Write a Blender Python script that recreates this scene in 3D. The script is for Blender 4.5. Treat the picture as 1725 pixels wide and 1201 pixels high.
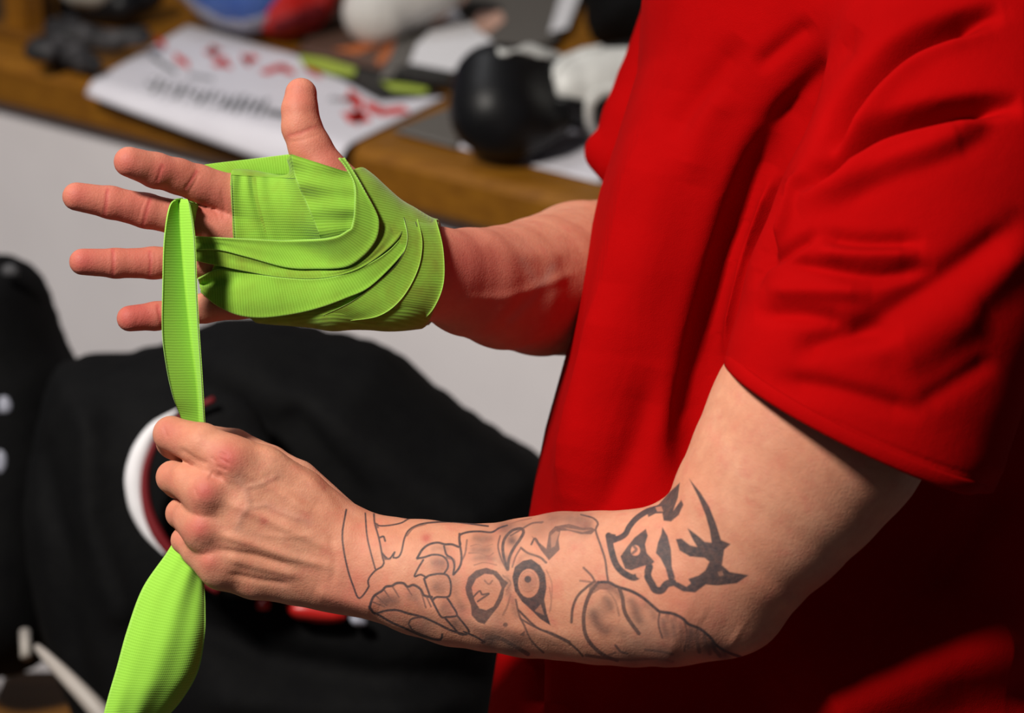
import bpy, bmesh, math, random
import numpy as np
from mathutils import Vector, Matrix

# ------------------------------------------------------------------ camera, world, lights, exposure
scene = bpy.context.scene
for o in list(bpy.data.objects):
    bpy.data.objects.remove(o, do_unlink=True)
TH = math.radians(22.0)
FPX = 4480.0
CAM = np.array([0.0, 0.0, 1.75])
RIGHT = np.array([1.0, 0.0, 0.0])
UP = np.array([0.0, math.sin(TH), math.cos(TH)])
FWD = np.array([0.0, math.cos(TH), -math.sin(TH)])

camd = bpy.data.cameras.new('camera')
cam = bpy.data.objects.new('camera', camd)
scene.collection.objects.link(cam)
cam.location = CAM
cam.rotation_euler = (math.pi / 2 - TH, 0, 0)
camd.sensor_width = 36.0
camd.lens = FPX / 1725.0 * 36.0
camd.clip_start = 0.05
camd.dof.use_dof = True
camd.dof.focus_distance = 1.575
camd.dof.aperture_fstop = 5.6
scene.camera = cam

world = bpy.data.worlds.new('World')
scene.world = world
world.use_nodes = True
world.node_tree.nodes['Background'].inputs[0].default_value = (0.75, 0.80, 1.0, 1)
world.node_tree.nodes['Background'].inputs[1].default_value = 0.05

def area_light(name, loc, target, size, power, color=(1, 1, 1), size_y=None):
    ld = bpy.data.lights.new(name, 'AREA')
    ld.energy = power
    ld.color = color
    ld.size = size
    if size_y:
        ld.shape = 'RECTANGLE'
        ld.size_y = size_y
    o = bpy.data.objects.new(name, ld)
    scene.collection.objects.link(o)
    o.location = loc
    o.rotation_euler = (Vector(target) - Vector(loc)).to_track_quat('-Z', 'Y').to_euler()
    return o

area_light('ceiling_lamp', (-1.24, 0.36, 3.20), (0.1, 1.5, 1.12), 0.36, 116, (1.0, 0.94, 0.86))
area_light('ceiling_lamp', (-0.9, 3.2, 3.1), (-0.2, 2.6, 0.9), 0.7, 12, (0.96, 0.97, 1.0))

scene.view_settings.view_transform = 'Standard'
scene.view_settings.look = 'None'
scene.view_settings.gamma = 1.0
scene.view_settings.exposure = 0.0
scene.view_settings.use_curve_mapping = False

# ------------------------------------------------------------------ coordinates
# "view frame": x right, y up, d forward from the photographer's standing point, metres.
def C(px, py, d):
    return np.array([(px - 862.5) / FPX * d, (600.5 - py) / FPX * d, d])

def to_world(V):
    V = np.asarray(V, dtype=np.float64).reshape(-1, 3)
    return CAM + V[:, :1] * RIGHT + V[:, 1:2] * UP + V[:, 2:3] * FWD

def W(px, py, d):
    return Vector(to_world(C(px, py, d))[0])

def on_plane_z(px, py, z):
    r = C(px, py, 1.0)
    w = r[0] * RIGHT + r[1] * UP + r[2] * FWD
    t = (z - CAM[2]) / w[2]
    return Vector(CAM + w * t)

def to_px(V):
    return np.stack([862.5 + V[:, 0] / V[:, 2] * FPX, 600.5 - V[:, 1] / V[:, 2] * FPX], 1)

# ------------------------------------------------------------------ numeric modelling tools
def smin(a, b, k):
    h = np.maximum(k - np.abs(a - b), 0.0) / k
    return np.minimum(a, b) - h * h * k * 0.25

class Grid:
    def __init__(s, lo, hi, h):
        s.lo = np.array(lo, dtype=np.float32); s.h = h
        s.n = np.ceil((np.array(hi) - s.lo) / h).astype(int) + 1
        s.ax = [s.lo[i] + h * np.arange(s.n[i], dtype=np.float32) for i in range(3)]
    def field(s, v=0.08):
        return np.full(tuple(s.n), v, dtype=np.float32)
    def box(s, lo, hi):
        a = np.clip(np.floor((np.array(lo) - s.lo) / s.h).astype(int), 0, s.n - 1)
        b = np.clip(np.ceil((np.array(hi) - s.lo) / s.h).astype(int) + 1, 1, s.n)
        sl = tuple(slice(a[i], b[i]) for i in range(3))
        X = s.ax[0][sl[0]][:, None, None]; Y = s.ax[1][sl[1]][None, :, None]; Z = s.ax[2][sl[2]][None, None, :]
        return sl, X, Y, Z
    def sample(s, F, P):
        q = (P - s.lo) / s.h
        q = np.clip(q, 0.0, s.n - 1.001)
        i = q.astype(int); f = (q - i).astype(np.float32)
        x, y, z = i.T; fx, fy, fz = f.T
        def g(a, b, c): return F[x + a, y + b, z + c]
        return ((g(0,0,0)*(1-fx)+g(1,0,0)*fx)*(1-fy)+(g(0,1,0)*(1-fx)+g(1,1,0)*fx)*fy)*(1-fz) + \
               ((g(0,0,1)*(1-fx)+g(1,0,1)*fx)*(1-fy)+(g(0,1,1)*(1-fx)+g(1,1,1)*fx)*fy)*fz

def seg(grid, F, a, b, ra, rb, k=0.006, flat=1.0, pad=0.022):
    """smooth-union a tapered capsule (optionally flattened in depth) into field F"""
    R = max(ra, rb) + pad
    lo = np.minimum(a, b) - R; hi = np.maximum(a, b) + R
    sl, X, Y, Z = grid.box(lo, hi)
    ba = (b - a).astype(np.float32); L2 = float(ba @ ba) + 1e-12
    x = X - np.float32(a[0]); y = Y - np.float32(a[1]); z = Z - np.float32(a[2])
    t = np.clip((x * ba[0] + y * ba[1] + z * ba[2]) / L2, 0, 1)
    qx = x - ba[0] * t; qy = y - ba[1] * t; qz = (z - ba[2] * t) / flat
    d = np.sqrt(qx * qx + qy * qy + qz * qz) - (ra + (rb - ra) * t)
    if flat < 1.0:
        d = d * (0.5 + 0.5 * flat)
    F[sl] = smin(F[sl], d, k)

def chain(grid, F, pts, k=0.006, flat=1.0, pad=0.022):
    """pts: (px, py, d, r_px)"""
    P = [(C(p[0], p[1], p[2]), p[3] * p[2] / FPX) for p in pts]
    T = np.full_like(F, 0.2); kk = 0.0025
    if len(P) == 1:
        seg(grid, T, P[0][0], P[0][0], P[0][1], P[0][1], kk, flat, pad)
    for (a, ra), (b, rb) in zip(P[:-1], P[1:]):
        seg(grid, T, a, b, ra, rb, kk, flat, pad)
    F[...] = smin(F, T, k)

def bounds(chains, pad):
    lo = np.full(3, 1e9); hi = -lo
    for ch in chains:
        for p in ch:
            c = C(p[0], p[1], p[2]); r = p[3] * p[2] / FPX + pad
            lo = np.minimum(lo, c - r); hi = np.maximum(hi, c + r)
    return lo, hi

def surface_nets(F, grid):
    s = F < 0
    c = [s[:-1,:-1,:-1], s[1:,:-1,:-1], s[:-1,1:,:-1], s[1:,1:,:-1], s[:-1,:-1,1:], s[1:,:-1,1:], s[:-1,1:,1:], s[1:,1:,1:]]
    anyc = np.zeros_like(c[0]); allc = np.ones_like(c[0])
    for q in c:
        anyc |= q; allc &= q
    I = np.argwhere(anyc & ~allc)
    idx = np.full(c[0].shape, -1, dtype=np.int32)
    idx[I[:,0], I[:,1], I[:,2]] = np.arange(len(I))
    offs = [(0,0,0),(1,0,0),(0,1,0),(1,1,0),(0,0,1),(1,0,1),(0,1,1),(1,1,1)]
    vals = [F[I[:,0]+o[0], I[:,1]+o[1], I[:,2]+o[2]] for o in offs]
    acc = np.zeros((len(I), 3)); cnt = np.zeros(len(I))
    for a in range(8):
        for b in range(a + 1, 8):
            da = np.array(offs[b]) - np.array(offs[a])
            if np.abs(da).sum() != 1: continue
            va, vb = vals[a], vals[b]
            m = (va < 0) != (vb < 0)
            t = np.where(m, va / np.where(m, va - vb, 1), 0)
            acc += m[:, None] * (np.array(offs[a]) + t[:, None] * da)
            cnt += m
    V = grid.lo + grid.h * (I + acc / cnt[:, None])
    Q = []
    for ax in range(3):
        sa = [slice(1, -1)] * 3; sb = [slice(1, -1)] * 3
        sa[ax] = slice(0, -1); sb[ax] = slice(1, None)
        A = s[tuple(sa)]; B = s[tuple(sb)]
        E = np.argwhere(A != B)
        inside = A[E[:,0], E[:,1], E[:,2]]
        G = E.copy()
        o1, o2 = [(1,2),(2,0),(0,1)][ax]
        G[:, o1] += 1; G[:, o2] += 1
        def cell(d1, d2):
            H = G.copy(); H[:, o1] -= d1; H[:, o2] -= d2
            return idx[H[:,0], H[:,1], H[:,2]]
        q = np.stack([cell(1,1), cell(0,1), cell(0,0), cell(1,0)], 1)
        q[~inside] = q[~inside][:, ::-1]
        Q.append(q)
    Q = np.concatenate(Q)
    return V, Q[(Q >= 0).all(1)]

def smooth(V, Q, it=4, taubin=True):
    E = np.concatenate([Q[:, [0,1]], Q[:, [1,2]], Q[:, [2,3]], Q[:, [3,0]]])
    a = np.concatenate([E[:,0], E[:,1]]); b = np.concatenate([E[:,1], E[:,0]])
    n = len(V); cnt = np.maximum(np.bincount(a, minlength=n), 1)[:, None]
    for i in range(it):
        for lam in ((0.5, -0.52) if taubin else (0.5,)):
            avg = np.stack([np.bincount(a, weights=V[b, j], minlength=n) for j in range(3)], 1) / cnt
            V = V + lam * (avg - V)
    return V

def normals(V, Q):
    n = np.cross(V[Q[:,2]] - V[Q[:,0]], V[Q[:,3]] - V[Q[:,1]])
    N = np.zeros_like(V)
    for k in range(4):
        for j in range(3):
            N[:, j] += np.bincount(Q[:,k], weights=n[:,j], minlength=len(V))
    return N / (np.linalg.norm(N, axis=1)[:, None] + 1e-20)

def subdivide(V, Q, sel):
    """split the selected quads into four"""
    S = Q[sel]; rest = Q[~sel]
    E = np.concatenate([S[:, [0,1]], S[:, [1,2]], S[:, [2,3]], S[:, [3,0]]])
    E = np.sort(E, 1)
    key = E[:,0].astype(np.int64) * len(V) + E[:,1]
    u, inv = np.unique(key, return_inverse=True)
    M = (V[u // len(V)] + V[u % len(V)]) * 0.5
    nV = len(V); nS = len(S)
    Cc = V[S].mean(1)
    m = inv.reshape(4, nS) + nV
    c = np.arange(nS) + nV + len(M)
    out = np.concatenate([np.stack([S[:,0], m[0], c, m[3]], 1), np.stack([m[0], S[:,1], m[1], c], 1),
                          np.stack([c, m[1], S[:,2], m[2]], 1), np.stack([m[3], c, m[2], S[:,3]], 1)])
    V2 = np.concatenate([V, M, Cc])
    flag = np.concatenate([np.zeros(len(rest), bool), np.ones(len(out), bool)])
    return V2, np.concatenate([rest, out]), flag

def poly_dist(P, pts, closed=False):
    """distance (px) of points P to a polyline, and parameter 0..1 along it"""
    pts = np.asarray(pts, float)
    if closed: pts = np.concatenate([pts, pts[:1]])
    best = np.full(len(P), 1e9); par = np.zeros(len(P))
    n = len(pts) - 1
    for i in range(n):
        a, b = pts[i], pts[i+1]; ba = b - a
        t = np.clip(((P - a) @ ba) / (ba @ ba + 1e-9), 0, 1)
        d = np.hypot(*(P - a - t[:, None] * ba).T)
        m = d < best
        best[m] = d[m]; par[m] = ((i + t) / n)[m]
    return best, par

def in_poly(P, poly):
    poly = np.asarray(poly, float); x, y = P.T
    r = np.zeros(len(P), bool)
    for i in range(len(poly)):
        x1, y1 = poly[i]; x2, y2 = poly[i-1]
        c = ((y1 > y) != (y2 > y)) & (x < (x2 - x1) * (y - y1) / (y2 - y1 + 1e-12) + x1)
        r ^= c
    return r

def poly_sdf(P, poly):
    d, _ = poly_dist(P, poly, True)
    return np.where(in_poly(P, poly), -d, d)

def spline(pts, n):
    """Catmull-Rom through rows of pts -> n rows"""
    P = np.asarray(pts, float); m = len(P)
    if m == 2:
        t = np.linspace(0, 1, n)[:, None]
        return P[0] * (1 - t) + P[1] * t
    Pe = np.concatenate([2 * P[:1] - P[1:2], P, 2 * P[-1:] - P[-2:-1]])
    L = np.concatenate([[0], np.cumsum(np.linalg.norm(np.diff(P[:, :min(P.shape[1], 3)], axis=0), axis=1))])
    L /= L[-1]
    t = np.linspace(0, 1, n)
    i = np.clip(np.searchsorted(L, t, side='right') - 1, 0, m - 2)
    f = ((t - L[i]) / (L[i+1] - L[i] + 1e-12))[:, None]
    p0, p1, p2, p3 = Pe[i], Pe[i+1], Pe[i+2], Pe[i+3]
    return 0.5 * ((2*p1) + (-p0+p2)*f + (2*p0-5*p1+4*p2-p3)*f*f + (-p0+3*p1-3*p2+p3)*f**3)

def resample(pts, n):
    P = np.asarray(pts, float)
    return spline(P, n)

# ------------------------------------------------------------------ scene objects
COL = scene.collection
def tag(o, label=None, cat=None, group=None, kind=None):
    if label: o['label'] = label
    if cat: o['category'] = cat
    if group: o['group'] = group
    if kind: o['kind'] = kind
    return o

def empty(name, loc=(0, 0, 0), label=None, cat=None, group=None):
    o = bpy.data.objects.new(name, None)
    o.empty_display_size = 0.05
    COL.objects.link(o); o.location = loc
    bpy.context.view_layer.update()
    return tag(o, label, cat, group)

def link_mesh(name, V, faces, mat, parent=None, smoothing=True, attrs=None, uv=None, flip=False):
    """V in world coordinates"""
    me = bpy.data.meshes.new(name)
    V = np.asarray(V, np.float64)
    if isinstance(faces, np.ndarray):
        k = faces.shape[1]
        f = faces[:, ::-1] if flip else faces
        me.vertices.add(len(V)); me.vertices.foreach_set('co', V.astype(np.float32).ravel())
        me.loops.add(f.size); me.loops.foreach_set('vertex_index', np.ascontiguousarray(f).astype(np.int32).ravel())
        me.polygons.add(len(f)); me.polygons.foreach_set('loop_start', (np.arange(len(f)) * k).astype(np.int32))
        me.update(calc_edges=True)
    else:
        me.from_pydata([tuple(v) for v in V], [], [tuple(q) for q in faces])
    me.polygons.foreach_set('use_smooth', np.full(len(me.polygons), bool(smoothing)))
    for k2, arr in (attrs or {}).items():
        at = me.attributes.new(k2, 'FLOAT', 'POINT')
        at.data.foreach_set('value', np.asarray(arr, np.float32))
    if uv is not None:
        ul = me.uv_layers.new(name='UVMap')
        li = np.zeros(len(me.loops), np.int32); me.loops.foreach_get('vertex_index', li)
        ul.data.foreach_set('uv', np.asarray(uv, np.float32)[li].ravel())
    me.materials.append(mat)
    me.update()
    o = bpy.data.objects.new(name, me)
    COL.objects.link(o)
    if parent is not None:
        o.parent = parent
        p = parent
        off = Vector((0, 0, 0))
        while p is not None:
            off += p.location; p = p.parent
        # geometry is authored in world space: shift it into the parent's frame
        me.transform(Matrix.Translation(-off))
    return o

# ------------------------------------------------------------------ materials
def mat(name, color, rough=0.6, spec=0.3, coat=0.0):
    m = bpy.data.materials.new(name); m.use_nodes = True
    b = m.node_tree.nodes['Principled BSDF']
    b.inputs['Base Color'].default_value = (*color, 1)
    b.inputs['Roughness'].default_value = rough
    b.inputs['Specular IOR Level'].default_value = spec
    b.inputs['Coat Weight'].default_value = coat
    return m

class NT:
    def __init__(s, m):
        s.t = m.node_tree; s.b = s.t.nodes['Principled BSDF']
    def n(s, kind, **kw):
        nd = s.t.nodes.new(kind)
        for k, v in kw.items():
            setattr(nd, k, v)
        return nd
    def l(s, a, b): s.t.links.new(a, b)
    def val(s, sock, x):
        if hasattr(x, 'is_linked') or isinstance(x, bpy.types.NodeSocket): s.l(x, sock)
        else: sock.default_value = x
    def math(s, op, a, b=0.0, clamp=False):
        nd = s.n('ShaderNodeMath', operation=op, use_clamp=clamp)
        s.val(nd.inputs[0], a); s.val(nd.inputs[1], b)
        return nd.outputs[0]
    def mix(s, f, a, b):
        nd = s.n('ShaderNodeMix', data_type='RGBA')
        s.val(nd.inputs[0], f)
        for i, x in ((6, a), (7, b)):
            if isinstance(x, tuple): nd.inputs[i].default_value = (*x, 1) if len(x) == 3 else x
            else: s.l(x, nd.inputs[i])
        return nd.outputs[2]
    def noise(s, scale, detail=3, vec=None, rough=0.55):
        nd = s.n('ShaderNodeTexNoise'); nd.inputs['Scale'].default_value = scale; nd.inputs['Detail'].default_value = detail
        nd.inputs['Roughness'].default_value = rough
        if vec is None:
            tc = s.n('ShaderNodeTexCoord'); vec = tc.outputs['Object']
        s.l(vec, nd.inputs['Vector'])
        return nd.outputs[0]
    def attr(s, name):
        return s.n('ShaderNodeAttribute', attribute_name=name).outputs['Fac']
    def bump(s, h, strength=0.3, dist=0.001, normal=None):
        nd = s.n('ShaderNodeBump'); nd.inputs['Strength'].default_value = strength; nd.inputs['Distance'].default_value = dist
        s.l(h, nd.inputs['Height'])
        if normal is not None: s.l(normal, nd.inputs['Normal'])
        s.l(nd.outputs[0], s.b.inputs['Normal'])
        return nd.outputs[0]
    def ramp(s, f, a, b):
        nd = s.n('ShaderNodeMapRange'); s.l(f, nd.inputs[0]); nd.inputs[1].default_value = a; nd.inputs[2].default_value = b
        return nd.outputs[0]

def skin_material():
    m = mat('skin', (0.6, 0.33, 0.22), 0.60, 0.28); t = NT(m)
    n1 = t.ramp(t.noise(28, 4), 0.35, 0.7); n2 = t.ramp(t.noise(160, 3), 0.35, 0.7)
    c = t.mix(n1, (0.62, 0.295, 0.185), (0.56, 0.225, 0.135))
    c = t.mix(t.math('MULTIPLY', n2, 0.35), c, (0.44, 0.165, 0.105))
    n3 = t.ramp(t.noise(85, 4, rough=0.65), 0.50, 0.72); n4 = t.ramp(t.noise(60, 4, rough=0.6), 0.52, 0.75)
    c = t.mix(t.math('MULTIPLY', n3, 0.5), c, (0.54, 0.16, 0.115))
    c = t.mix(t.math('MULTIPLY', n4, 0.22), c, (0.68, 0.39, 0.27))
    c = t.mix(t.attr('blush'), c, (0.44, 0.095, 0.075))
    c = t.mix(t.attr('vein'), c, (0.40, 0.24, 0.19))
    ink = t.math('MULTIPLY', t.attr('ink'), t.math('ADD', 0.80, t.math('MULTIPLY', t.noise(420, 3), 0.30)), True)
    c = t.mix(ink, c, (0.030, 0.032, 0.040))
    t.l(c, t.b.inputs['Base Color'])
    t.b.inputs['Subsurface Weight'].default_value = 0.2
    t.b.inputs['Subsurface Radius'].default_value = (1.0, 0.35, 0.2)
    t.b.inputs['Subsurface Scale'].default_value = 0.006
    h = t.math('ADD', t.noise(900, 2), t.math('MULTIPLY', t.noise(400, 2), 0.6))
    t.bump(h, 0.28, 0.0009)
    return m

def cloth_red():
    m = mat('red_cotton', (0.55, 0.004, 0.004), 0.9, 0.03); t = NT(m)
    n = t.ramp(t.noise(14, 4), 0.3, 0.75)
    t.l(t.mix(n, (0.34, 0.0011, 0.0015), (0.275, 0.0008, 0.0011)), t.b.inputs['Base Color'])
    t.b.inputs['Sheen Weight'].default_value = 0.0
    t.b.inputs['Sheen Tint'].default_value = (1, 0.1, 0.08, 1)
    t.bump(t.math('ADD', t.noise(1500, 2), t.math('MULTIPLY', t.noise(120, 3), 1.5)), 0.25, 0.0012)
    return m

def wrap_green(name='green_wrap', wear=0.4, gain=1.0, rib_k=1.0):
    """elastic cotton wrap: ribs across the strip (uv.y runs along the strip in metres, uv.x across 0..1)"""
    m = mat(name, (0.2, 0.55, 0.03), 0.9, 0.06); t = NT(m)
    uv = t.n('ShaderNodeUVMap').outputs[0]
    sep = t.n('ShaderNodeSeparateXYZ'); t.l(uv, sep.inputs[0])
    wob = t.math('MULTIPLY', t.noise(60, 2), 0.0012)
    v = t.math('ADD', sep.outputs[1], wob)
    rib = t.math('SINE', t.math('MULTIPLY', v, 2 * math.pi / 0.00165))
    rib = t.math('MULTIPLY', t.math('ADD', rib, 1.0), 0.5)
    warp = t.math('SINE', t.math('MULTIPLY', sep.outputs[0], 2 * math.pi * 42))
    warp = t.math('MULTIPLY', t.math('ADD', warp, 1.0), 0.5)
    weave = t.math('ADD', t.math('MULTIPLY', rib, 0.8), t.math('MULTIPLY', warp, 0.35))
    edge = t.math('ABSOLUTE', t.math('SUBTRACT', sep.outputs[0], 0.5))
    edge = t.ramp(edge, 0.465, 0.485)
    lo_c = tuple(a_ + (b_ - a_) * (1 - rib_k) for a_, b_ in zip((0.175, 0.395, 0.028), (0.250, 0.52, 0.055)))
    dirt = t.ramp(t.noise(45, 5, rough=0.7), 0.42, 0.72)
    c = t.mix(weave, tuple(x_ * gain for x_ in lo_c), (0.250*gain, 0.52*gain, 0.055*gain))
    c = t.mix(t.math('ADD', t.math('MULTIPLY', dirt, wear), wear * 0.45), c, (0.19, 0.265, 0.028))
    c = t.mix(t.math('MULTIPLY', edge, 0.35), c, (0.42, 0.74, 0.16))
    t.l(c, t.b.inputs['Base Color'])
    t.b.inputs['Sheen Weight'].default_value = 0.15
    t.bump(t.math('ADD', weave, t.math('MULTIPLY', t.noise(1400, 2), 0.5)), 0.30 * rib_k, 0.0005)
    return m

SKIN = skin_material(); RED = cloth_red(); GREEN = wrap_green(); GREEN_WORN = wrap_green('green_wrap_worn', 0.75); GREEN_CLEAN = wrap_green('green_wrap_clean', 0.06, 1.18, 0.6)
# ------------------------------------------------------------------ the person: right arm (far, wrapped)
R_FOREARM = [(690,458,1.612,72),(740,462,1.628,78),(790,475,1.652,91),(850,484,1.685,104),(910,482,1.722,117),(980,470,1.775,131),(1050,464,1.835,130),(1090,455,1.87,110)]
R_UPPER = [(1090,455,1.87,108),(1170,300,1.905,105),(1230,60,1.91,120)]
R_FING = {
 'index':  [(432,350,1.606,34),(392,330,1.602,35),(335,309,1.594,31),(300,297,1.588,29.5),(262,287,1.580,29.5),(217,272.5,1.570,25.5)],
 'middle': [(432,395,1.607,34),(372,384,1.603,33),(300,367,1.596,29),(246,355,1.590,29),(186,341,1.583,27),(129,331,1.577,24)],
 'ring':   [(436,440,1.606,33),(372,440,1.603,31),(310,442,1.597,27),(258,443,1.592,26.5),(195,443.5,1.585,24.5),(139,441,1.579,22.5)],
 'pinky':  [(452,492,1.604,32),(400,508,1.601,29),(345,519,1.597,24.5),(300,526,1.593,23.5),(262,532.5,1.589,23.5),(218.5,536.5,1.583,22)],
 'thumb':  [(640,405,1.604,54),(578,345,1.592,47),(546,292,1.588,40),(522,248,1.588,35.5),(508,214,1.588,33),(505,185,1.589,30),(507,158,1.591,27)],
}
R_PALM = [
 [(655,430,1.612,46),(560,380,1.610,48),(432,346,1.607,40)],
 [(655,442,1.614,46),(560,415,1.612,48),(432,393,1.608,41)],
 [(655,465,1.614,46),(560,452,1.612,46),(436,440,1.607,40)],
 [(650,482,1.612,46),(560,492,1.609,46),(455,492,1.604,40)],
 [(640,500,1.602,42),(560,505,1.597,42),(480,500,1.598,34)],      # hypothenar
 [(640,405,1.600,50),(585,350,1.594,50)],                         # thenar
 [(432,342,1.607,36),(500,346,1.600,36)],                         # web
 [(690,458,1.612,72),(640,456,1.612,66)],
]
lo, hi = bounds([R_FOREARM, R_UPPER] + list(R_FING.values()) + R_PALM, 0.008)
GR = Grid(lo, hi, 0.0014)
palm = GR.field()
for ch in R_PALM: chain(GR, palm, ch, 0.012, 0.80)
chain(GR, palm, R_FOREARM, 0.014, 0.82)
chain(GR, palm, R_UPPER, 0.02)
FR = palm.copy()
for nm, ch in R_FING.items():
    f = GR.field(); chain(GR, f, ch, 0.004, 0.92)
    FR = np.minimum(FR, smin(palm, f, 0.010 if nm != 'thumb' else 0.016))
VR, QR = surface_nets(FR, GR)
VR = smooth(VR, QR, 4)

# left arm (near, tattooed)
L_FOREARM = [(560,944,1.566,74),(600,947,1.563,80),(650,959,1.560,88),(710,973,1.556,97),(770,985,1.552,103),(830,990,1.547,107),
             (890,990,1.541,117),(950,987,1.535,124),(1010,990,1.528,128),(1070,991,1.521,131),(1130,985,1.514,135),(1165,982,1.508,132)]
L_ELBOW = [(1170,996,1.507,122),(1235,1022,1.505,82),(1256,1030,1.507,64)]
L_UPPER = [(1190,962,1.507,124),(1245,915,1.503,143),(1290,855,1.500,160),(1335,790,1.497,176),(1375,728,1.495,190),(1420,650,1.494,194),(1500,500,1.498,178),(1580,330,1.525,150),(1610,180,1.56,135)]
# fist: MCP -> PIP -> DIP -> tip
L_FING = {
 'index':  [(395,782,1.548,42),(340,750,1.553,37),(288,731,1.564,29),(292,744,1.590,28),(335,775,1.604,25),(370,790,1.600,22)],
 'middle': [(352,832,1.545,38),(318,812,1.554,32),(291,804,1.567,27),(300,812,1.592,27),(345,826,1.602,24),(375,830,1.596,21)],
 'ring':   [(345,892,1.549,35),(322,874,1.558,29),(305,865,1.570,25),(312,868,1.592,25),(350,874,1.600,22),(378,876,1.594,20)],
 'pinky':  [(368,950,1.556,36),(335,928,1.563,28),(311,910,1.573,22),(318,908,1.590,22),(350,912,1.597,20),(375,912,1.592,18)],
 'thumb':  [(560,884,1.585,44),(498,812,1.602,37),(455,782,1.612,31),(395,752,1.616,29),(335,738,1.610,25)],
}
L_PALM = [
 [(590,925,1.566,62),(500,842,1.560,54),(440,800,1.554,50),(392,783,1.551,45)],
 [(590,940,1.566,62),(480,880,1.556,54),(405,850,1.551,50),(362,836,1.551,44)],
 [(590,955,1.566,60),(480,922,1.558,54),(405,906,1.554,50),(356,895,1.554,43)],
 [(590,972,1.568,56),(500,966,1.566,52),(430,962,1.563,47),(380,955,1.560,40)],
 [(560,960,1.580,58),(470,935,1.582,64),(420,900,1.584,60)],
 [(560,890,1.584,52),(500,826,1.592,44)],
]
lo, hi = bounds([L_FOREARM, L_ELBOW, L_UPPER] + list(L_FING.values()) + L_PALM, 0.008)
GL = Grid(lo, hi, 0.0015)
palm = GL.field()
for ch in L_PALM: chain(GL, palm, ch, 0.012, 0.85)
chain(GL, palm, L_FOREARM, 0.008, 0.80)
chain(GL, palm, L_ELBOW, 0.010, 0.85)
chain(GL, palm, L_UPPER, 0.010, 0.86)
FL = palm.copy()
for nm, ch in L_FING.items():
    f = GL.field(); chain(GL, f, ch, 0.004)
    FL = np.minimum(FL, smin(palm, f, 0.007))
VL, QL = surface_nets(FL, GL)
VL = smooth(VL, QL, 4)

# relief drawn on the skin: knuckles, tendons, veins, flexion creases (amplitude in metres, width in px)
def relief(V, Q, items):
    N = normals(V, Q)
    # orient outward relative to the viewer-facing side: outward normals of a closed nets mesh
    P = to_px(V); disp = np.zeros(len(V))
    face = np.clip(-N[:, 2] * 2.5, 0, 1)
    for pts, w, amp in items:
        pts = np.asarray(pts, float)
        m = (P[:,0] > pts[:,0].min()-3*w) & (P[:,0] < pts[:,0].max()+3*w) & (P[:,1] > pts[:,1].min()-3*w) & (P[:,1] < pts[:,1].max()+3*w) & (face > 0)
        if not m.any(): continue
        if len(pts) == 1:
            d = np.hypot(*(P[m] - pts[0]).T); tp = 1.0
        else:
            d, par = poly_dist(P[m], pts)
            tp = np.clip(np.minimum(par, 1 - par) * 6 + 0.15, 0, 1)
        disp[m] += amp * np.exp(-(d / w) ** 2) * tp
    return V + N * (disp * face)[:, None]

def orient(V, Q):
    """make quads wind outward in the view frame (signed volume)"""
    a, b, c, d = V[Q[:,0]], V[Q[:,1]], V[Q[:,2]], V[Q[:,3]]
    vol = np.einsum('ij,ij->i', a, np.cross(b, c)).sum() + np.einsum('ij,ij->i', a, np.cross(c, d)).sum()
    return Q if vol > 0 else Q[:, ::-1].copy()

QR = orient(VR, QR); QL = orient(VL, QL)
# finer skin where hands are seen
pr = to_px(VR); sel = (pr[QR[:,0],0] < 700) & (normals(VR, QR)[QR[:,0],2] < 0.25)
VR, QR, fl = subdivide(VR, QR, sel)
VR = smooth(VR, QR, 2)
pl = to_px(VL); sel = normals(VL, QL)[QL[:,0],2] < 0.2
VL, QL, fl = subdivide(VL, QL, sel)
VL = smooth(VL, QL, 2)

VR = relief(VR, QR, [
 ([(273,279),(269,292),(264,308)], 3.0, -0.000343), ([(331,289),(322,303),(311,320)], 3.5, -0.000343), ([(336,292),(329,306),(318,324)], 2.6, -0.000231),
 ([(181,319),(179,340),(176,363)], 3.0, -0.000343), ([(253,335),(248,352),(240,382)], 3.2, -0.000343), ([(246,333),(238,350),(233,372)], 2.4, -0.000231),
 ([(190,421),(191,444),(190,466)], 3.0, -0.000343), ([(252,424),(254,440),(252,466)], 3.2, -0.000308), ([(261,424),(262,442),(260,462)], 2.4, -0.000196),
 ([(265,515),(269,532),(273,551)], 3.0, -0.000308),
 ([(484,229),(505,224),(532,213)], 3.5, -0.000308), ([(486,240),(510,236),(538,226)], 2.6, -0.000196), ([(495,262),(525,272),(560,285)], 4, -0.000231),
 ([(296,282)], 16, 0.0008), ([(238,285)], 15, 0.0007), ([(213,345)], 14, 0.0006), ([(500,185)], 20, 0.0009),
 ([(372,318),(378,345),(376,372)], 3.5, -0.000308), ([(350,334),(362,350),(372,380)], 3.0, -0.000196),
 ([(800,395),(880,430),(960,430)], 16, 0.0010), ([(770,505),(860,500),(970,460)], 9, 0.0009),
])
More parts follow.
